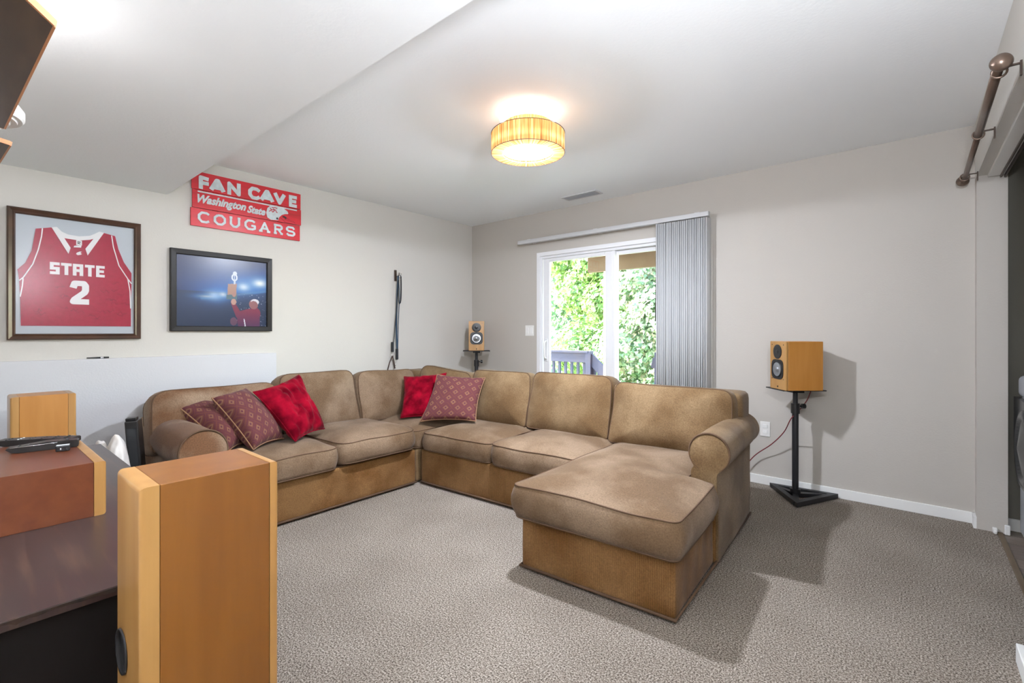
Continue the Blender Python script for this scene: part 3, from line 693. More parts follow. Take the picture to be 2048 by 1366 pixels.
l2 = empty('leather_leash', (.04, -1.1, 1.74), 'black leash with brown strap ends looped over the wall hook', 'leash')
tube('webbing', spline([(.05, -1.098, 1.75), (.05, -1.075, 1.72), (.05, -1.078, 1.5), (.046, -1.1, 1.48), (.045, -1.105, 1.7)], 6), 0, M['strap'], l2, flat=(.011, .003), n=8)
tube('cord', spline([(.045, -1.1, 1.7), (.035, -1.125, 1.35), (.032, -1.15, 1.07)], 6), .004, M['strap'], l2)
MB().box((.022, -1.178, .97), (.04, -1.152, 1.07), bevel=.004).done('grip', M['strap'], l2)
tube('ring', [(.03 , -1.165 + .022 * cos(a), .945 + .028 * sin(a)) for a in [2 * pi * i / 16 for i in range(16)]], .0025, M['chrome'], l2, closed=True, n=5)
tube('strap_end', [(.03, -1.165, .93), (.03, -1.20, .86), (.03, -1.225, .78)], 0, M['leather'], l2, flat=(.008, .003))
tube('strap_end', [(.03, -1.165, .93), (.03, -1.15, .88), (.03, -1.135, .80)], 0, M['leather'], l2, flat=(.008, .003))
tube('buckle', [(.055, -1.08 + .012 * cos(a), 1.74 + .03 * sin(a)) for a in [2 * pi * i / 12 for i in range(12)]], .003, M['chrome'], l2, closed=True, n=5)

# ------------------------------------------------------------------ lettering
GL = {
 'S': [[(1, 1), (0, 1), (0, .5), (1, .5), (1, 0), (0, 0)]],
 'T': [[(0, 1), (1, 1)], [(.5, 1), (.5, 0)]],
 'A': [[(0, 0), (0, 1), (1, 1), (1, 0)], [(0, .42), (1, .42)]],
 'E': [[(1, 1), (0, 1), (0, 0), (1, 0)], [(0, .5), (.85, .5)]],
 '2': [[(0, .8), (.12, 1), (.85, 1), (1, .88), (1, .62), (.9, .5), (.1, .12), (0, 0), (1, 0)]],
 'F': [[(.12, 0), (.12, 1), (1, .92)], [(.12, .45), (.85, .45)]],
 'N': [[(0, 0), (0, 1), (1, 0), (1, 1)]],
 'V': [[(0, 1), (.5, 0), (1, 1)]],
 'Ap': [[(0, 0), (.45, 1), (.55, 1), (1, 0)], [(.2, .25), (.8, .25)], [(.3, .4), (.7, .4)]],
 'C': [[(1, .85), (.75, 1), (.28, 1), (0, .7), (0, .3), (.28, 0), (.75, 0), (1, .15)]],
 'O': [[(.3, 1), (.7, 1), (1, .72), (1, .28), (.7, 0), (.3, 0), (0, .28), (0, .72), (.3, 1)]],
 'U': [[(0, 1), (0, .28), (.3, 0), (.7, 0), (1, .28), (1, 1)], [(-.18, 1), (.18, 1)], [(.82, 1), (1.18, 1)]],
 'G': [[(1, .85), (.75, 1), (.28, 1), (0, .7), (0, .3), (.28, 0), (.75, 0), (1, .12), (1, .42), (.6, .42)]],
 'As': [[(.1, 0), (.5, 1), (.9, 0)], [(.28, .32), (.72, .32)], [(-.08, 0), (.28, 0)], [(.72, 0), (1.08, 0)]],
 'Rs': [[(.12, 0), (.12, 1), (.75, 1), (.95, .85), (.95, .65), (.75, .5), (.12, .5)], [(.5, .5), (.9, 0)], [(-.08, 0), (.32, 0)], [(.75, 0), (1.08, 0)], [(-.08, 1), (.2, 1)]],
 'So': [[(.98, .78), (.8, 1), (.22, 1), (.02, .82), (.02, .66), (.22, .52), (.78, .48), (.98, .34), (.98, .18), (.8, 0), (.2, 0), (.02, .2)]],
}
WM = lambda x: Matrix(((0, 0, 1, x), (1, 0, 0, 0), (0, 1, 0, 0), (0, 0, 0, 1)))   # local (y,z) plane on the left wall, facing +X
def stroke(mb, pl, t, mtx, h, sq=True):
    P = [Vector(q) for q in pl]; n = len(P)
    axis = lambda d: abs(d.x) < 1e-4 or abs(d.y) < 1e-4
    for i in range(n - 1):
        h += .00012
        a, b = P[i], P[i + 1]; d = b - a; L_ = d.length
        if L_ < 1e-6: continue
        d /= L_; nn = Vector((-d.y, d.x))
        def ext(j, other):
            if not sq: return 0
            if other is None: return t / 2 if axis(d) else t * .2
            return t / 2 if axis(d) and axis((P[other] - P[j]).normalized()) else 0
        e0 = ext(i, i - 1 if i > 0 else None); e1 = ext(i + 1, i + 2 if i + 2 < n else None)
        q = [a - d * e0 - nn * t / 2, b + d * e1 - nn * t / 2, b + d * e1 + nn * t / 2, a - d * e0 + nn * t / 2]
        mb.prism([(v.x, v.y) for v in q], mtx, h)
        if i > 0 and (ext(i, i - 1) == 0): mb.prism([(a.x + cos(k * pi / 8) * t / 2, a.y + sin(k * pi / 8) * t / 2) for k in range(16)], mtx, h + .00005)
def glyph(ch, y0, y1, z0, z1, t, x, m_, parent, h=.003, sq=True, name='letter', slope=0):
    mb = MB(); t_ = t
    for gi, pl in enumerate(GL[ch]):
        pts = [(y0 + t_ / 2 + u * (y1 - y0 - t_), z0 + t_ / 2 + v * (z1 - z0 - t_)) for u, v in pl]
        stroke(mb, pts, t_, WM(x), h + gi * .0009, sq)
    return mb.done(name, m_, parent)
def text(name, s, size, loc, m_, parent, shear=0, offset=0, ext=.001, width=None):
    cu = bpy.data.curves.new('tmp', 'FONT'); cu.body = s; cu.size = size; cu.shear = shear; cu.offset = offset; cu.extrude = ext; cu.resolution_u = 3
    o = bpy.data.objects.new('tmp', cu); COL.objects.link(o); bpy.context.view_layer.update()
    me = bpy.data.meshes.new_from_object(o.evaluated_get(bpy.context.evaluated_depsgraph_get())); bpy.data.objects.remove(o)
    xs = [v.co.x for v in me.vertices]; k = (width / (max(xs) - min(xs))) if width else 1; x0 = min(xs)
    me.transform(Matrix.Diagonal((k, 1, 1, 1)) @ Matrix.Translation((-x0, 0, 0)))
    me.transform(Matrix.Translation(loc) @ WM(0))
    me.materials.clear(); return finish(name, me, m_, parent)

# sign of three planks
sg = empty('wall_sign', (0, -2.51, 2.15), 'red three-plank wooden sign reading FAN CAVE Washington State COUGARS', 'sign')
pl = []
for (z0, z1, yo, tilt) in ((2.226, 2.357, .002, -.3), (2.090, 2.222, .006, -.5), (1.954, 2.086, -.004, -.4)):
    mtx = Matrix.Translation((0, -2.508 + yo, (z0 + z1) / 2))
    pl.append(MB().box((.008, -.404, -(z1 - z0) / 2), (.02, .404, (z1 - z0) / 2), mtx, bevel=.0015).done('plank', M['sign_red'], sg))
for y_ in (-2.75, -2.27): MB().box((0, y_ - .02, 1.97), (.0085, y_ + .02, 2.34)).done('batten', M['beam'], sg)
xs = .0202
for ch, y0, y1 in (('F', -2.872, -2.793), ('Ap', -2.797, -2.688), ('N', -2.675, -2.580), ('C', -2.525, -2.430), ('Ap', -2.438, -2.324), ('V', -2.331, -2.230), ('E', -2.204, -2.136)):
    glyph(ch, y0, y1, 2.232, 2.332, .027 if ch not in ('Ap', 'V') else .030, xs, M['sign_w'], pl[0])
MB().box((xs, -2.872, 2.206), (xs + .002, -2.135, 2.216)).done('stripe', M['sign_w'], pl[1])
text('script_lettering', 'Washington', .082, (xs, -2.874, 2.132), M['sign_w'], pl[1], shear=.35, offset=.0035, width=.335)
text('script_lettering', 'State', .078, (xs, -2.532, 2.122), M['sign_w'], pl[1], shear=.35, offset=.0035, width=.14)
for ch, y0, y1 in (('C', -2.872, -2.790), ('O', -2.768, -2.684), ('U', -2.658, -2.584), ('G', -2.553, -2.467), ('As', -2.446, -2.354), ('Rs', -2.332, -2.252), ('So', -2.230, -2.149)):
    glyph(ch, y0, y1, 1.982, 2.066, .0165, xs, M['sign_w'], pl[2], sq=False)
hm = MB().prism([(-2.388, 2.145), (-2.378, 2.185), (-2.35, 2.213), (-2.30, 2.218), (-2.25, 2.208), (-2.218, 2.19), (-2.205, 2.168), (-2.235, 2.162), (-2.262, 2.15), (-2.285, 2.125), (-2.292, 2.1), (-2.35, 2.094), (-2.378, 2.108)], WM(xs), .0025).done('helmet_picture', M['sign_w'], pl[1])
mb = MB()
stroke(mb, [(-2.262, 2.146), (-2.225, 2.14), (-2.198, 2.12), (-2.165, 2.115), (-2.152, 2.105), (-2.155, 2.094), (-2.225, 2.094)], .005, WM(xs), .003, False)
stroke(mb, [(-2.275, 2.13), (-2.25, 2.112), (-2.23, 2.094)], .007, WM(xs), .003, False); stroke(mb, [(-2.24, 2.12), (-2.165, 2.104)], .004, WM(xs), .003, False)
stroke(mb, [(-2.21, 2.17), (-2.195, 2.155)], .006, WM(xs), .003, False)
mb.done('face_guard', M['crim'], hm)
mb = MB(); stroke(mb, [(-2.255, 2.135), (-2.24, 2.138), (-2.225, 2.125)], .012, WM(xs), .0033, False); mb.prism([(-2.30 + .009 * cos(a), 2.113 + .009 * sin(a)) for a in [pi / 4 * i for i in range(8)]], WM(xs), .0033); mb.done('dark_print', M['darkprint'], hm)
mb = MB()
for q in ([(-2.358, 2.19), (-2.345, 2.175), (-2.365, 2.16)], [(-2.345, 2.195), (-2.32, 2.2), (-2.30, 2.195)], [(-2.33, 2.192), (-2.322, 2.175), (-2.335, 2.16), (-2.345, 2.165)], [(-2.315, 2.185), (-2.308, 2.165), (-2.298, 2.16)], [(-2.345, 2.178), (-2.318, 2.182)]):
    stroke(mb, q, .006, WM(xs), .0033, False)
mb.done('emblem', M['crim'], hm)

# framed jersey
def frame_sides(root, y0, y1, z0, z1, w_, prof, m_):
    """four mitred mouldings; prof = [(inward distance, height off wall)]"""
    c = [(y0, z0), (y1, z0), (y1, z1), (y0, z1)]
    ins = [(1, 1), (-1, 1), (-1, -1), (1, -1)]
    for i in range(4):
        j = (i + 1) % 4; bm = bmesh.new(); A = []; B = []
        for (d, h) in prof:
            A.append(bm.verts.new((h, c[i][0] + ins[i][0] * d, c[i][1] + ins[i][1] * d))); B.append(bm.verts.new((h, c[j][0] + ins[j][0] * d, c[j][1] + ins[j][1] * d)))
        n = len(prof)
        for k in range(n): bm.faces.new((A[k], A[(k + 1) % n], B[(k + 1) % n], B[k]))
        bm.faces.new(A[::-1]); bm.faces.new(B)
        s_ = MB(); s_.bm.free(); s_.bm = bm; s_.done('frame_side', m_, root)
jf = empty('framed_jersey', (0, -3.52, 1.51), 'crimson number 2 basketball jersey in a square dark wood frame', 'framed jersey')
frame_sides(jf, -3.836, -3.21, 1.126, 1.908, .035, [(0, 0), (0, .03), (.006, .036), (.022, .026), (.03, .03), (.036, .02), (.036, 0)], M['frame_w'])
MB().box((.002, -3.81, 1.15), (.008, -3.235, 1.88)).done('backing', M['mat_board'], jf)
def poly(name, pts, x, h, m_, parent): return MB().prism(pts, WM(x), h).done(name, m_, parent)
body = [(-3.716, 1.815), (-3.647, 1.834), (-3.611, 1.805), (-3.573, 1.783), (-3.522, 1.781), (-3.47, 1.796), (-3.438, 1.826), (-3.401, 1.839), (-3.344, 1.827), (-3.327, 1.742), (-3.298, 1.658), (-3.258, 1.589), (-3.258, 1.5), (-3.261, 1.425), (-3.261, 1.21), (-3.778, 1.21), (-3.781, 1.401), (-3.785, 1.497), (-3.792, 1.562), (-3.76, 1.604), (-3.733, 1.68)]
body = [(y_, z_ - .02 if z_ > 1.3 else z_) for y_, z_ in body]
jz = lambda L_: [(y_, z_ - .02 if z_ > 1.3 else z_) for y_, z_ in L_]
js = poly('jersey', body, .009, .004, M['jersey'], jf)
poly('back_collar', jz([(-3.643, 1.836), (-3.623, 1.841), (-3.603, 1.816), (-3.573, 1.802), (-3.522, 1.798), (-3.47, 1.81), (-3.443, 1.829), (-3.424, 1.844), (-3.403, 1.84), (-3.438, 1.801), (-3.47, 1.784), (-3.522, 1.772), (-3.563, 1.775), (-3.593, 1.777), (-3.618, 1.804)]), .0132, .001, M['white_cloth'], js)
poly('collar', jz([(-3.647, 1.834), (-3.623, 1.84), (-3.561, 1.72), (-3.571, 1.681)]), .0134, .002, M['white_cloth'], js)
poly('collar', jz([(-3.424, 1.844), (-3.401, 1.839), (-3.481, 1.682), (-3.492, 1.723)]), .0134, .002, M['white_cloth'], js)
for q in ([(-3.687, 1.822), (-3.691, 1.772), (-3.705, 1.69), (-3.728, 1.601), (-3.767, 1.519), (-3.785, 1.497)], [(-3.769, 1.512), (-3.772, 1.466), (-3.781, 1.401)], [(-3.362, 1.828), (-3.353, 1.753), (-3.324, 1.633), (-3.278, 1.55), (-3.258, 1.518)], [(-3.278, 1.55), (-3.266, 1.469), (-3.263, 1.351)]):
    mb = MB(); stroke(mb, jz(q), .0055, WM(.0132), .001, False); mb.done('trim_line', M['white_cloth'], js)
for ch, y0, y1 in (('S', -3.655, -3.611), ('T', -3.605, -3.556), ('A', -3.551, -3.502), ('T', -3.494, -3.447), ('E', -3.440, -3.397)):
    glyph(ch, y0, y1, 1.528, 1.602, .0172 if ch != 'E' else .0165, .0132, M['white_cloth'], js, h=.001)
glyph('2', -3.565, -3.474, 1.347, 1.497, .034, .0132, M['white_cloth'], js, h=.001, name='number')
lb = MB().box((.0132, -3.535, 1.722), (.0145, -3.508, 1.752)).done('label_tag', M['white_cloth'], js)
mb = MB(); stroke(mb, [(-3.527, 1.728), (-3.527, 1.746), (-3.517, 1.744), (-3.518, 1.737), (-3.526, 1.736), (-3.516, 1.728)], .003, WM(.0146), .0006, False); mb.done('print', M['darkprint'], lb)
MB().prism([(-3.547, 1.705), (-3.545, 1.715), (-3.53, 1.72), (-3.51, 1.722), (-3.512, 1.708)], WM(.0132), .001).done('label_tag', M['white_cloth'], js)
poly('emblem', [(-3.536, 1.665), (-3.532, 1.674), (-3.518, 1.683), (-3.508, 1.682), (-3.516, 1.674), (-3.508, 1.668), (-3.515, 1.662), (-3.528, 1.658)], .0132, .001, M['white_cloth'], js)
mb = MB()
for i in range(34):
    y0 = random.uniform(-3.75, -3.31); z0 = random.uniform(1.26, 1.5)
    if -3.6 < y0 < -3.44 and z0 > 1.32: continue
    q = [(y0, z0)]
    for k in range(6): q.append((q[-1][0] + random.uniform(.002, .011), z0 + random.uniform(-.011, .011)))
    stroke(mb, q, .0013, WM(.0131), .0005, False)
sg2 = mb.done('signatures', M['ink'], js); sg2['kind'] = 'stuff'
MB().box((.019, -3.802, 1.16), (.0205, -3.244, 1.874)).done('glass_pane', M['pglass'], jf)

# framed stadium photograph
pf = empty('framed_photo', (0, -2.693, 1.474), 'dark framed night photo of a man lifting a trophy, right of the jersey', 'framed photo')
frame_sides(pf, -3.042, -2.344, 1.178, 1.772, .04, [(0, 0), (0, .03), (.004, .032), (.034, .03), (.038, .026), (.038, 0)], M['frame_b'])
nx, nz = 230, 180; V = []; Fc = []; cols = []
def px_col(u, v):
    """u right, v down, 0..1; sRGB 0..255"""
    def mix(a, b, t): t = max(0, min(1, t)); return [a[i] * (1 - t) + b[i] * t for i in range(3)]
    c = mix((46, 62, 104), (28, 84, 152), (v - .05) / .35) if v < .5 else (34, 52, 84)
    if v < .5: c = mix(c, (40, 44, 84), max(0, .45 - u) * 1.6)
    horizon = .60 - .22 * max(0, u - .3)          # stand roof line
    if v > horizon + .02: c = mix((34, 56, 92), (30, 48, 78), (v - horizon) * 3)
    if abs(v - horizon) < .03 and u > .25: c = mix(c, (92, 128, 150), .7 * (1 - abs(v - horizon) / .03))
    for cu, cv, ru, rv, s_ in ((.40, .55, .085, .06, 1), (.49, .53, .05, .04, .8), (.73, .40, .085, .07, 1), (.92, .33, .10, .07, 1), (.3, .57, .08, .02, .5)):
        d = ((u - cu) / ru) ** 2 + ((v - cv) / rv) ** 2; c = mix(c, (238, 240, 232), s_ * math.exp(-d * .9)); c = mix(c, (60, 130, 205), .55 * math.exp(-d * .22) * (1 - math.exp(-d * .9)))
    if u > .62 and v > .5:                          # crowd sparkle
        if noise.noise(Vector((u * 60, v * 55, 3))) > .52: c = mix(c, (200, 205, 220), .7)
    def ell(cu, cv, ru, rv, rot=0):
        x = (u - cu); y_ = (v - cv); xr = x * cos(rot) + y_ * sin(rot); yr = -x * sin(rot) + y_ * cos(rot); return (xr / ru) ** 2 + (yr / rv) ** 2 < 1
    def quad(P):
        s_ = None
        for i in range(len(P)):
            x0, y0 = P[i]; x1, y1 = P[(i + 1) % len(P)]; q = (x1 - x0) * (v - y0) - (y1 - y0) * (u - x0)
            if s_ is None: s_ = q > 0
            elif (q > 0) != s_: return False
        return True
    if quad([(.545, .37), (.645, .36), (.64, .53), (.54, .53)]): c = (176, 132, 108)
    if ell(.62, .27, .036, .055) and not ell(.62, .27, .018, .035): c = (214, 220, 230)
    if ell(.625, .21, .024, .03) or quad([(.612, .32), (.632, .32), (.630, .37), (.612, .37)]) or quad([(.615, .22), (.625, .22), (.625, .33), (.615, .33)]): c = (206, 212, 222)
    if quad([(.53, .53), (.65, .52), (.65, .60), (.53, .60)]): c = (84, 112, 120)
    if ell(.615, .52, .022, .04): c = (176, 128, 112)
    if quad([(.58, .66), (.63, .65), (.70, .80), (.64, .86)]) or quad([(.64, .78), (.80, .72), (.92, .80), (.92, 1.0), (.66, 1.0)]) or ell(.86, .80, .07, .10): c = mix((132, 44, 70), (74, 50, 92), (v - .75) * 3)
    if ell(.61, .63, .03, .045): c = (196, 150, 132)
    if ell(.845, .655, .055, .075): c = (150, 96, 96)
    if ell(.86, .62, .05, .045) and not ell(.845, .665, .05, .06): c = (224, 220, 224)
    if ell(.61, .92, .04, .06): c = (104, 70, 92)
    if quad([(.725, .88), (.737, .88), (.752, 1), (.74, 1)]): c = (224, 226, 232)
    return c
for j in range(nz + 1):
    for i in range(nx + 1): V.append((.012, -3.006 + .622 * i / nx, 1.738 - .526 * j / nz)); cols.append(px_col(i / nx, j / nz))
for j in range(nz):
    for i in range(nx): a = j * (nx + 1) + i; Fc.append((a, a + nx + 1, a + nx + 2, a + 1))
me = bpy.data.meshes.new('photo_print'); me.from_pydata(V, [], Fc); ca = me.color_attributes.new('Col', 'FLOAT_COLOR', 'POINT')
for i, c in enumerate(cols): ca.data[i].color = (*srgb(*c), 1)
finish('photo_print', me, M['print'], pf)
MB().box((.002, -3.01, 1.205), (.0115, -2.38, 1.74)).done('backing', M['frame_b'], pf)
MB().box((.019, -3.006, 1.21), (.0205, -2.38, 1.738)).done('glass_pane', M['pglass'], pf)

pen = empty('marker_pen', (.025, -3.43, 1.0), 'slim black and silver pen lying on the white wall ledge', 'pen')
MB().cyl((.022, -3.487, 1.0065), (.026, -3.42, 1.0065), .0035, .0055, n=12).done('barrel', M['blackp'], pen, angle=40)
MB().cyl((.026, -3.42, 1.0065), (.0265, -3.405, 1.0065), .006, n=12).done('grip_ring', M['chrome'], pen, angle=40)
MB().cyl((.0265, -3.405, 1.0065), (.028, -3.378, 1.0065), .006, .005, n=12).done('cap', M['blackp'], pen, angle=40)

# ------------------------------------------------------------------ television cabinet and its large speakers
cab = empty('media_cabinet', (1.76, -3.8, 0), 'long low brown veneered media cabinet with a chipped front edge', 'cabinet')
CT = .60
MB().box((.865, -4.10, CT - .022), (2.668, -3.55, CT), bevel=.0015).done('top', M['cab_top'], cab)
MB().box((.88, -4.09, .06), (.9, -3.57, CT - .022)).done('side_panel', M['cab_body'], cab)
MB().box((2.64, -4.09, .0), (2.66, -3.57, CT - .022)).done('side_panel', M['cab_body'], cab)
MB().box((.88, -4.09, .0), (2.64, -4.08, CT - .022)).done('back_panel', M['cab_body'], cab)
MB().box((.9, -4.08, .0), (2.64, -3.57, .05)).done('bottom', M['cab_body'], cab)
for x in (1.48, 2.07): MB().box((x - .009, -4.08, .05), (x + .009, -3.57, CT - .022)).done('divider', M['cab_body'], cab)
for x0, x1 in ((.895, 1.475), (1.485, 2.065), (2.075, 2.645)):
    d = MB().box((x0, -3.57, .03), (x1, -3.554, CT - .026), bevel=.002).done('door', M['cab_body'], cab)
    MB().cyl(((x0 + x1) / 2 + .2, -3.553, .35), ((x0 + x1) / 2 + .2, -3.535, .35), .01, .013, n=12).done('knob', M['bronze2'], d)
# broken veneer strip along the near end
bm = bmesh.new(); top_ = []; bot = []
for i in range(60):
    yy = -4.10 + .55 * i / 59; dz = -.004 + .007 * (noise.noise(Vector((yy * 14, 2, 0))) + .5) + .006 * (noise.noise(Vector((yy * 60, 5, 0))))
    top_.append(bm.verts.new((2.6695, yy, CT - .002))); bot.append(bm.verts.new((2.668 + .004 * abs(noise.noise(Vector((yy * 40, 0, 0)))), yy, CT - .010 - max(dz, -.004))))
for i in range(59): bm.faces.new((top_[i], top_[i + 1], bot[i + 1], bot[i]))
s_ = MB(); s_.bm.free(); s_.bm = bm; o = s_.done('chipped_edge', M['chip'], cab); sm = o.modifiers.new('thickness', 'SOLIDIFY'); sm.thickness = .002

def cap_box(lo, hi, joint_y, bev, name, m_, root):
    bm = bmesh.new(); bmesh.ops.create_cube(bm, size=1); lo = Vector(lo); hi = Vector(hi)
    for v in bm.verts: v.co = Vector([(v.co[i] + .5) * (hi[i] - lo[i]) + lo[i] for i in range(3)])
    es = [e for e in bm.edges if not all(abs(v.co.y - joint_y) < 1e-5 for v in e.verts)]
    es = [e for e in es if all(abs(v.co.y - joint_y) > 1e-5 for v in e.verts)]
    bmesh.ops.bevel(bm, geom=es, offset=bev, segments=4, affect='EDGES', profile=.5)
    s_ = MB(); s_.bm.free(); s_.bm = bm; return s_.done(name, m_, root, angle=40)
def big_speaker(x0, x1, y0, y1, z0, z1, label, body, port=None, name='tower_speaker', capw=.03, capf=.022, bodytop=None):
    """depth runs along Y: rear cap at y0, front cap at y1"""
    root = empty(name, ((x0 + x1) / 2, (y0 + y1) / 2, z0), label, 'speaker')
    MB().box((x0, y0 + capw + .0008, z0), (x1, y1 - capf - .0008, z1), bevel=.0008, seg=1).done('cabinet', body, root)
    MB().box((x0 + .002, y0 + capw - .002, z0 + .002), (x1 - .002, y0 + capw + .004, z1 - .002)).box((x0 + .003, y1 - capf - .004, z0 + .003), (x1 - .003, y1 - capf + .002, z1 - .003)).done('joint', M['groove'], root)
    rc = cap_box((x0, y0, z0), (x1, y0 + capw, z1), y0 + capw, .011, 'rear_cap', M['woodL'], root)
    fc = cap_box((x0, y1 - capf, z0), (x1, y1, z1), y1 - capf, .009, 'front_baffle', M['woodL'], root)
    if port:
        px_, pz, pr_ = port
        MB().lathe((px_, y0 - .001, pz), [(pr_ + .004, 0), (pr_ + .003, .003), (pr_, .0025), (pr_ * .97, .0006), (0, .0006)], 32, axis=(0, -1, 0)).done('bass_port', M['black'], root, smooth=True)
    wide = (x1 - x0) > (z1 - z0)
    cx_ = (x0 + x1) / 2; cz_ = (z0 + z1) / 2
    spots = [(cx_ - .17, cz_, .06), (cx_, cz_, .03), (cx_ + .17, cz_, .06)] if wide else [(cx_, z1 - .1, .035), (cx_, z1 - .26, .07), (cx_, z1 - .45, .07)]
    for a, b, r_ in spots:
        MB().lathe((a, y1, b), [(r_ + .006, 0), (r_ + .005, .004), (r_, .002), (r_ * .4, -.001), (0, .006)], 32, axis=(0, 1, 0)).done('driver', M['blackp'], root, smooth=True)
    return root
big_speaker(2.832, 3.012, -3.832, -3.594, 0, .90, 'tall honey wood tower speaker standing closest to the camera', M['woodA'], port=(2.885, .562, .038), capw=.029, capf=.018)
big_speaker(.60, .785, -3.865, -3.632, 0, .862, 'honey wood tower speaker standing by the far end of the media cabinet', M['woodS'], capw=.03, capf=.03)
cs = big_speaker(1.513, 2.098, -4.09, -3.727, CT, CT + .1675, 'reddish wood centre speaker lying on top of the media cabinet', M['woodR'], name='centre_speaker', capf=.03)
BZ = CT + .1675
def obox(name, c, ang, lx, ly, lz, m_, parent, bevel=.003, tilt=0):
    mtx = Matrix.Translation(c) @ Matrix.Rotation(ang, 4, 'Z') @ Matrix.Rotation(tilt, 4, 'X')
    return MB().box((-lx / 2, -ly / 2, 0), (lx / 2, ly / 2, lz), mtx, bevel=bevel).done(name, m_, parent)
def remote(p0, p1, w_, h0, h1, label, strip=False, cnt=(3, 6)):
    p0 = Vector(p0); p1 = Vector(p1); d = p1 - p0; L_ = d.length; a = math.atan2(d.y, d.x)
    rt = empty('remote_control', ((p0 + p1) / 2), label, 'remote control')
    mtx = Matrix.Translation((p0.x, p0.y, BZ)) @ Matrix.Rotation(a, 4, 'Z')
    # body: side profile extruded across the width, upturned nose
    pr = [(0, h0 * .75), (.012, h0 * .25), (.03, .001), (L_ - .004, .001), (L_, .004), (L_, h1 - .003), (L_ - .004, h1), (L_ * .55, h1 + .003), (.02, h0), (.004, h0)]
    mt = mtx @ Matrix(((1, 0, 0, 0), (0, 0, 1, -w_ / 2), (0, 1, 0, 0), (0, 0, 0, 1)))
    b = MB().prism(pr, mt, w_).done('body', M['blackp'], rt)
    for i in range(cnt[1]):
        for j in range(cnt[0]):
            c = mtx @ Vector((.03 + (L_ - .06) * i / max(1, cnt[1] - 1), (j - (cnt[0] - 1) / 2) * w_ * .28, (h0 + (h1 + .003 - h0) * min(1, (i + .3) / cnt[1]) )))
            MB().box(c + Vector((-.004, -.003, -.002)), c + Vector((.004, .003, .0018)), bevel=.001, seg=1).done('button', M['led'] if i == 1 else M['darkgloss'], rt)
    if strip: 
        c0_ = mtx @ Vector((.01, -w_ / 2 - .0006, h1 * .75)); c1_ = mtx @ Vector((L_ * .7, -w_ / 2 - .0006, h1 * .9)); tube('silver_strip', [c0_, c1_], .0012, M['chrome'], rt, n=5)
    return rt
remote((1.56, -3.935, BZ), (1.69, -3.745, BZ), .05, .022, .02, 'curved black remote control lying behind on the centre speaker')
remote((1.735, -3.925, BZ), (1.77, -3.75, BZ), .042, .020, .026, 'slim black remote with a silver edge on the centre speaker', strip=True)
dn = empty('small_receiver', (1.835, -3.80, BZ), 'tiny black receiver box with two pale marks beside the remotes', 'receiver')
obox('case', (1.83, -3.798, BZ + .0005), R(78), .036, .02, .02, M['darkgloss'], dn)
obox('top_face', (1.83, -3.798, BZ + .0205), R(78), .033, .018, .001, M['led'], dn, bevel=.0002)
for k in (-1, 1): obox('mark', (1.8412, -3.798 + k * .007, BZ + .007), R(78), .003, .001, .006, M['led'], dn, bevel=0)

# clutter behind the cabinet
wb = empty('plastic_bag', (.72, -3.46, 0), 'crumpled white plastic bag between the media cabinet and the sofa arm', 'bag')
def blob(name, c, s, m_, parent, amp=.25, seed=0, flatz=.5, fr=2.2):
    bm = bmesh.new(); bmesh.ops.create_icosphere(bm, subdivisions=5, radius=1)
    for v in bm.verts:
        n_ = noise.noise(v.co * fr + Vector((seed, 0, 0))) * amp + noise.noise(v.co * fr * 3 + Vector((seed, 3, 0))) * amp * .35
        q = v.co * (1 + n_); v.co = Vector((q.x * s[0] + c[0], q.y * s[1] + c[1], max(q.z * s[2], -flatz * s[2]) + c[2]))
    me = bpy.data.meshes.new(name); bm.to_mesh(me); bm.free(); return finish(name, me, m_, parent, True)
blob('bag_body', (.80, -3.478, .36), (.13, .062, .26), M['whitebag'], wb, seed=4, flatz=1.35, amp=.10, fr=1.3)
blob('bag_body', (.72, -3.525, .31), (.17, .05, .28), M['whitebag'], wb, seed=9, flatz=1.1, amp=.10, fr=1.3)
bk = empty('black_case', (.70, -3.35, 0), 'narrow black case standing on end against the sofa arm', 'case')
mtx = Matrix.Translation((.70, -3.365, .40)) @ Matrix.Rotation(R(4), 4, 'X') @ Matrix.Rotation(R(-25), 4, 'Z')
MB().box((-.045, -.03, -.39), (.045, .03, .28), mtx, bevel=.006).done('body', M['blackp'], bk)
MB().box((-.02, -.028, .28), (.03, .02, .295), mtx, bevel=.003).done('cap', M['blackp'], bk)
MB().box((.046, -.02, -.3), (.05, .02, .24), mtx).done('side_strip', M['darkgloss'], bk)
db = empty('duffel_bag', (1.13, -3.38, 0), 'dark grey cloth bag on the floor between cabinet and sofa arm', 'bag')
blob('bag_body', (1.13, -3.41, .24), (.21, .075, .235), M['darkbag'], db, amp=.12, seed=6, flatz=1.02)
tube('strap', spline([(1.0, -3.42, .40), (1.1, -3.40, .47), (1.25, -3.40, .41)], 6), 0, M['strap'], db, flat=(.012, .003))

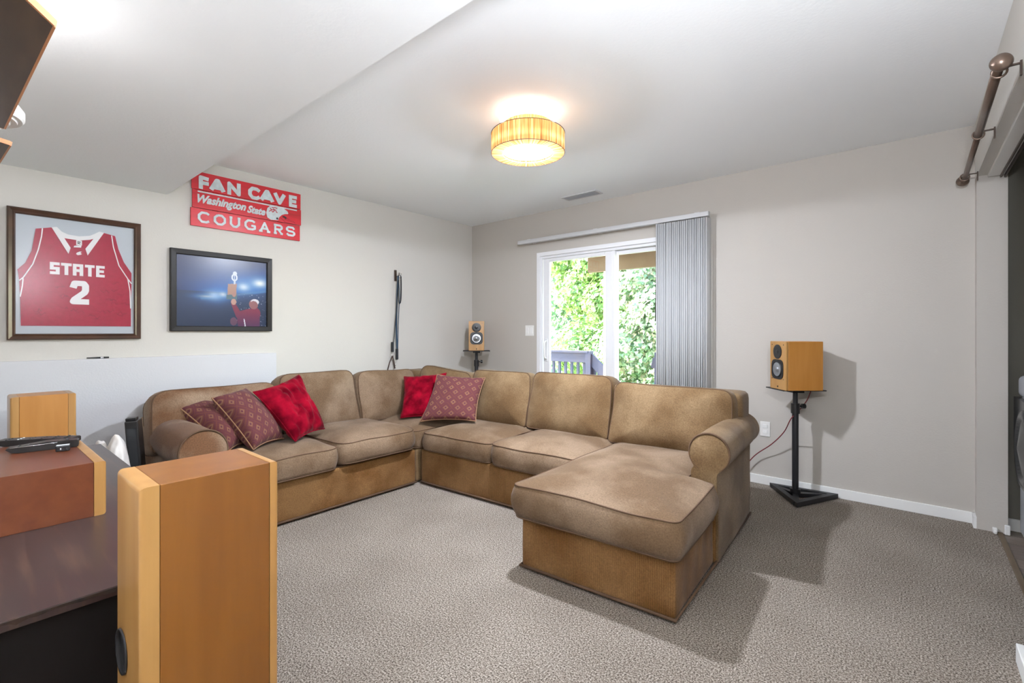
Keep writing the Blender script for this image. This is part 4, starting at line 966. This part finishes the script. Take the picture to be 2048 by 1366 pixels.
# ------------------------------------------------------------------ ceiling fan at upper left
HX, HY, BZF = 2.22, -4.02, 1.713
fan = empty('ceiling_fan', (HX, HY, SOF), 'two-blade ceiling fan with dark wood blades and white hub at the upper left', 'ceiling fan')
MB().lathe((HX, HY, 0), [(0, SOF), (.075, SOF), (.075, SOF - .02), (.04, SOF - .05), (.015, SOF - .055)], 40).done('canopy', M['trim'], fan, smooth=True, angle=40)
MB().cyl((HX, HY, SOF - .055), (HX, HY, 1.80), .013, n=16).done('downrod', M['trim'], fan, angle=40)
MB().lathe((HX, HY, 0), [(r_ if r_ < .02 else r_ * .58, z_ - .02) for r_, z_ in [(.013, 1.81), (.10, 1.802), (.165, 1.788), (.18, 1.775), (.18, 1.756), (.172, 1.750), (.158, 1.751), (.154, 1.745), (.135, 1.746), (.13, 1.739), (.11, 1.738), (.10, 1.72), (.09, 1.69), (.06, 1.665), (0, 1.66)]], 64).done('hub', M['trim'], fan, smooth=True, angle=35)
bl = [(.02, -.075), (.72, -.075), (.75, -.03), (.735, .018), (.69, .06), (.02, .064)]
bl2 = [(.115, .075), (.73, .075), (.76, .03), (.745, -.018), (.70, -.085), (.115, -.088)][::-1]
for k in range(2):
    bl = bl if k == 0 else bl2
    a = R(2.5 + 180 * k); mtx = Matrix.Translation((HX, HY, BZF)) @ Matrix.Rotation(a, 4, 'Z') @ Matrix.Rotation(R(-9 if k == 0 else 9), 4, 'X')
    b = MB().prism(bl, mtx, .010).done('blade', M['fanblade'], fan)
    ed = [mtx @ Vector((x, y_, .005)) for x, y_ in bl]
    mb = MB()
    for i in range(len(bl)):
        x0, y0 = bl[i]; x1, y1 = bl[(i + 1) % len(bl)]; d = Vector((x1 - x0, y1 - y0)); L_ = d.length; d /= L_; nn = Vector((d.y, -d.x))
        mb.prism([(x0, y0), (x1, y1), (x1 + nn.x * .004, y1 + nn.y * .004), (x0 + nn.x * .004, y0 + nn.y * .004)], mtx, .012)
    mb.done('edge_band', M['fanedge'], b)
    m2 = Matrix.Translation((HX, HY, BZF)) @ Matrix.Rotation(a, 4, 'Z')
    MB().box((.03, -.018, .006), (.17, .018, .012), m2, bevel=.002).done('blade_arm', M['trim'], fan)
MB().lathe((HX - .02, HY - .05, 0), [(.0, 1.835), (.02, 1.835), (.028, 1.86), (.02, 1.888), (0, 1.89)], 24).done('bulb', M['diff'], fan, smooth=True)
lamp('ceiling_fan_lamp', 'POINT', (HX - .03, HY - .06, 1.90), FAN_LAMP_W, (.98, .98, 1), shadow_soft_size=.05)
# recessed fill light, added unseen behind the camera to brighten the room
r2 = empty('rear_fill_light', (3.0, -4.42, SOF), 'added round white recessed fill light, unseen behind the camera', 'ceiling light')
MB().lathe((3.2, -4.4, 0), [(.09, SOF), (.085, SOF - .006), (.065, SOF - .004)], 40).done('trim_ring', M['trim'], r2, smooth=True)
MB().lathe((3.2, -4.4, 0), [(.065, SOF - .003), (0, SOF - .004)], 40).done('lens', M['diff'], r2)
lamp('rear_fill_lamp', 'AREA', (3.2, -4.4, SOF - .02), REAR_FILL_W, (.90, .97, 1.1), shape='DISK', size=.14)

# fill uplighter, added just outside the frame to brighten the ceiling
fl2 = empty('fill_uplighter', (4.17, -3.5, 0), 'added black fill uplighter, unseen by the right wall beside the camera', 'floor lamp')
MB().lathe((4.17, -3.5, 0), [(0, 0), (.125, 0), (.125, .012), (.03, .03), (0, .03)], 40).done('base', M['black'], fl2, smooth=True, angle=40)
MB().cyl((4.17, -3.5, .02), (4.17, -3.5, 1.65), .011, n=16).done('pole', M['black'], fl2, angle=40)
MB().lathe((4.17, -3.5, 0), [(.012, 1.64), (.06, 1.65), (.12, 1.68), (.15, 1.72), (.147, 1.722), (.118, 1.686), (.06, 1.66), (0, 1.658)], 40).done('bowl_shade', M['black'], fl2, smooth=True, angle=60)
MB().lathe((4.17, -3.5, 0), [(0, 1.66), (.03, 1.665), (.045, 1.69), (.03, 1.712), (0, 1.717)], 24).done('bulb', M['diff'], fl2, smooth=True)
lamp('fill_uplighter_bulb', 'POINT', (4.17, -3.5, 1.765), UPLIGHT_FILL_W, (.92, .97, 1.06), shadow_soft_size=.06)
# ------------------------------------------------------------------ right side: curtain rod, washer
cr = empty('curtain_rod', (4.28, -.9, 2.1), 'bronze curtain rod mounted above the closet opening on the right', 'curtain rod')
tube('rod', [(4.285, -.15, 2.085), (4.283, -.93, 2.10)], .0125, M['bronze'], cr, n=14)
tube('rod', [(4.283, -.90, 2.10), (4.277, -1.66, 2.106)], .0155, M['bronze'], cr, n=14)
for (yy, dy, zz) in ((-.13, 1, 2.085), (-1.67, -1, 2.106)):
    MB().lathe((4.28, yy, zz), [(.012, -.01), (.018, -.004), (.012, .002), (.014, .006), (.026, .018), (.031, .032), (.026, .046), (.012, .056), (0, .058)], 24, axis=(0, dy, 0)).done('finial', M['bronze'], cr, smooth=True)
for yy, zz in ((-.19, 2.085), (-.93, 2.10), (-1.62, 2.106)):
    b = MB().box((4.283, yy - .004, zz + .01), (RX - .002, yy + .004, zz + .016)).box((RX - .006, yy - .006, zz - .03), (RX, yy + .006, zz + .022)).done('bracket', M['bronze2'], cr)
    tube('bracket_ring', [(4.283 + .02 * cos(a), yy, zz + .02 * sin(a)) for a in [2 * pi * i / 18 for i in range(18)]], .004, M['bronze'], b, closed=True, n=6)
ws = empty('washing_machine', (4.83, -.42, 0), 'white washing machine with dark door panel at the right edge', 'washing machine')
MB().box((4.52, -.75, .02), (5.2, -.075, .80), bevel=.012).done('body', M['white_enamel'], ws, angle=40)
MB().box((4.512, -.755, .80), (5.2, -.07, .925), bevel=.03, seg=4).done('control_panel', M['white_enamel'], ws, angle=40)
mt = Matrix(((0, 0, -1, 4.522), (1, 0, 0, 0), (0, 1, 0, 0), (0, 0, 0, 1)))
MB().prism([(-.72, .42), (-.60, .33), (-.20, .33), (-.095, .43), (-.07, .50), (-.07, .80), (-.72, .80)], mt, .026).done('door_panel', M['darkgloss'], ws)
MB().lathe((4.497, -.42, .56), [(.20, 0), (.2, .012), (.165, .02), (.15, .006), (0, .03)], 40, axis=(-1, 0, 0)).done('porthole', M['darkgloss'], ws, smooth=True)
for dx, dy in ((4.6, -.7), (4.6, -.12), (5.15, -.7), (5.15, -.12)): MB().cyl((dx, dy, -.003), (dx, dy, .03), .02, n=12).done('foot', M['black'], ws)

# ------------------------------------------------------------------ outdoors
MB().box((-14, .15, -1.1), (12, 26, -.9)).done('ground', M['lawn'])['kind'] = 'structure'
dk = empty('deck', (1, 1.6, -.1), kind='structure'); dk['label'] = 'wooden deck outside the sliding door'
for i in range(16):
    y0 = .17 + i * .142
    MB().box((-2.2, y0, -.14), (3.6, y0 + .138, -.10), bevel=.004, seg=1).done('deck_board', M['deckfloor'], dk)
MB().box((-2.2, .17, -.95), (3.6, .2, -.14)).box((-2.2, 2.38, -.95), (3.6, 2.42, -.14)).done('rim_joist', M['deckwood'], dk)
up = MB().box((-.5, .15, 2.47), (3.8, 2.3, 2.55)).done('upper_deck', M['beam']); up['kind'] = 'structure'
bmx = MB().box((.40, 2.0, 2.045), (3.8, 2.09, 2.30), bevel=.004)
bm_ = bmx.done('deck_beam', M['beam']); bm_['kind'] = 'structure'; bm_['label'] = 'tan timber beam carrying the upper deck'
for i in range(8): MB().box((.1 + i * .5, .15, 2.30), (.14 + i * .5, 2.25, 2.47)).done('joist', M['beam'], up)
po = MB().box((.66, 2.0, -.95), (.80, 2.14, 2.045), bevel=.005).done('deck_post', M['post']); tag(po, 'pale square timber post outside, seen beside the door stile', 'post')
# railings
def railing(name, label, x0, x1, yy, zt_, xs_end, zs_end, flip=1):
    r = empty(name, ((x0 + x1) / 2, yy, -.1), label, 'railing')
    MB().box((x0, yy - .02, zt_ - .15), (x1, yy + .02, zt_), bevel=.004).box((x0, yy - .05, zt_ - .005), (x1, yy + .05, zt_ + .03), bevel=.004).done('top_rail', M['deckwood'], r)
    MB().box((x0, yy - .02, .0), (x1, yy + .02, .08)).done('bottom_rail', M['deckwood'], r)
    n_ = int(abs(x1 - x0) / .115)
    for i in range(n_ + 1):
        x = x0 + .03 + i * .115
        if x < x1: MB().box((x - .019, yy + .02, -.02), (x + .019, yy + .055, zt_ - .03)).done('baluster', M['deckwood'], r)
    ex = x1 if flip > 0 else x0
    MB().box((ex - .045, yy - .045, -.9), (ex + .045, yy + .045, zt_ + .03), bevel=.004).done('rail_post', M['deckwood'], r)
    d = Vector((xs_end - ex, zs_end - zt_)); L_ = d.length; an = math.atan2(d.y, d.x)
    mt = Matrix.Translation((ex, yy, zt_ - .06)) @ Matrix.Rotation(-an, 4, 'Y')
    MB().box((0, -.02, -.08), (L_, .02, .07), mt, bevel=.004).done('stair_rail', M['deckwood'], r)
    for i in range(1, 8):
        if L_ < .3: break
        x = ex + d.x * i / 8; z_ = zt_ + d.y * i / 8 - .05
        MB().box((x - .019, yy + .02, z_ - .75), (x + .019, yy + .055, z_)).done('baluster', M['deckwood'], r)
    return r
railing('deck_railing', 'dark stained deck railing with a sloping stair rail, seen through the sliding pane', -1.9, .31, 2.2, .85, .88, .36)
railing('deck_railing', 'dark stained deck railing partly hidden behind the gathered blinds', 1.40, 3.5, 2.2, .86, 1.37, .72, flip=-1)

def leaves(name, blobs, count, size, pal, parent, seed):
    rnd = random.Random(seed); V = []; Fc = []; cols = []
    shape = [(0, 0), (.42, -.12), (.5, .35), (.22, .42), (.1, .95), (-.02, 1.0), (-.22, .45), (-.5, .38), (-.4, -.1)]
    for i in range(count):
        b = rnd.choices(blobs, weights=[q[3] ** 2 for q in blobs])[0]
        d = Vector((rnd.gauss(0, 1), rnd.gauss(0, 1), rnd.gauss(0, 1))).normalized(); rr_ = b[3] * (rnd.uniform(.78, 1.04) if rnd.random() < .8 else rnd.uniform(.3, .8))
        if d.y > .35: d.y = -d.y
        rr_ *= 1 + .22 * noise.noise(d * 2.3 + Vector(b[:3]))
        c = Vector(b[:3]) + Vector((d.x * rr_, d.y * rr_, d.z * rr_ * .85))
        nrm = (d + Vector((rnd.uniform(-.7, .7), rnd.uniform(-.7, .7), rnd.uniform(-.1, 1.0)))).normalized()
        q = nrm.to_track_quat('Z', 'Y').to_matrix() @ Matrix.Rotation(rnd.uniform(0, 6.28), 3, 'Z'); s_ = size * rnd.uniform(.6, 1.2); k = len(V)
        for x, y_ in shape: V.append(c + q @ Vector((x * s_, (y_ - .4) * s_, .12 * abs(x) * s_)))
        Fc.append((k, k + 1, k + 2, k + 3)); Fc.append((k, k + 3, k + 4, k + 5, k + 6)); Fc.append((k, k + 6, k + 7, k + 8))
        col = rnd.choice(pal); j = rnd.uniform(.75, 1.2); cols += [(col[0] * j, col[1] * j, col[2] * j, 1)] * 9
    me = bpy.data.meshes.new(name); me.from_pydata(V, [], Fc); ca = me.color_attributes.new('Col', 'FLOAT_COLOR', 'POINT')
    flat = [x for c in cols for x in c]; ca.data.foreach_set('color', flat)
    o = finish(name, me, M['leaf'], parent); o['kind'] = 'stuff'; return o
def tree(x, y_, blobs, count, size, pal, label, seed, h=3.0):
    root = empty('tree', (x, y_, -.95), label, 'tree', 'trees behind the deck')
    tr_ = tube('trunk', spline([(x, y_, -.95), (x + .08, y_, .6), (x - .05, y_ + .05, 1.9), (x + .05, y_, h)], 5), .13, M['bark'], root, n=10)
    rnd = random.Random(seed)
    for b in blobs: tube('branch', spline([(x, y_, rnd.uniform(.4, 1.6)), ((x + b[0]) / 2, (y_ + b[1]) / 2, b[2] - .2), (b[0], b[1], b[2])], 4), .035, M['bark'], root, n=6)
    leaves('foliage', blobs, count, size, pal, root, seed)
g1 = [(.16, .30, .06), (.22, .36, .08), (.30, .42, .12), (.10, .20, .05), (.38, .44, .20)]
g2 = [(.24, .33, .17), (.34, .40, .26), (.16, .26, .12), (.42, .38, .26), (.10, .18, .08)]
g3 = [(.12, .24, .12), (.20, .34, .18), (.28, .40, .16), (.08, .16, .10)]
tree(.6, 6.0, [(.7, 5.6, 2.9, 1.1), (-.25, 5.6, 2.3, .9), (.6, 5.2, 1.5, 1.05), (-.3, 5.3, .9, .9), (.9, 5.2, .4, 1.0), (-.5, 5.6, -.1, .9), (1.4, 5.8, 2.2, 1.0)], 13000, .105, g2, 'pale green leafy tree behind the fixed door pane', 3)
tree(-2.1, 7.2, [(-1.5, 6.6, 3.1, 1.15), (-2.5, 6.8, 2.3, .9), (-1.35, 6.3, 1.9, .85), (-2.2, 6.3, .75, .9), (-1.3, 6.2, .5, .9), (-3.2, 6.9, 3.6, 1.1)], 11000, .11, g1, 'bright green maple behind the left sliding pane', 4)
tree(-3.6, 9.6, [(-3.6, 9.2, 4.2, 1.8), (-4.8, 9.2, 2.6, 1.5), (-3.2, 9.0, 1.8, 1.5), (-1.2, 9.5, 4.2, 1.6), (-4.2, 9.2, .6, 1.4), (-1.5, 9.2, 1.0, 1.6), (.6, 9.4, 2.8, 1.7)], 10000, .17, g3, 'dark blue-green tree farthest beyond the deck', 5, h=4)
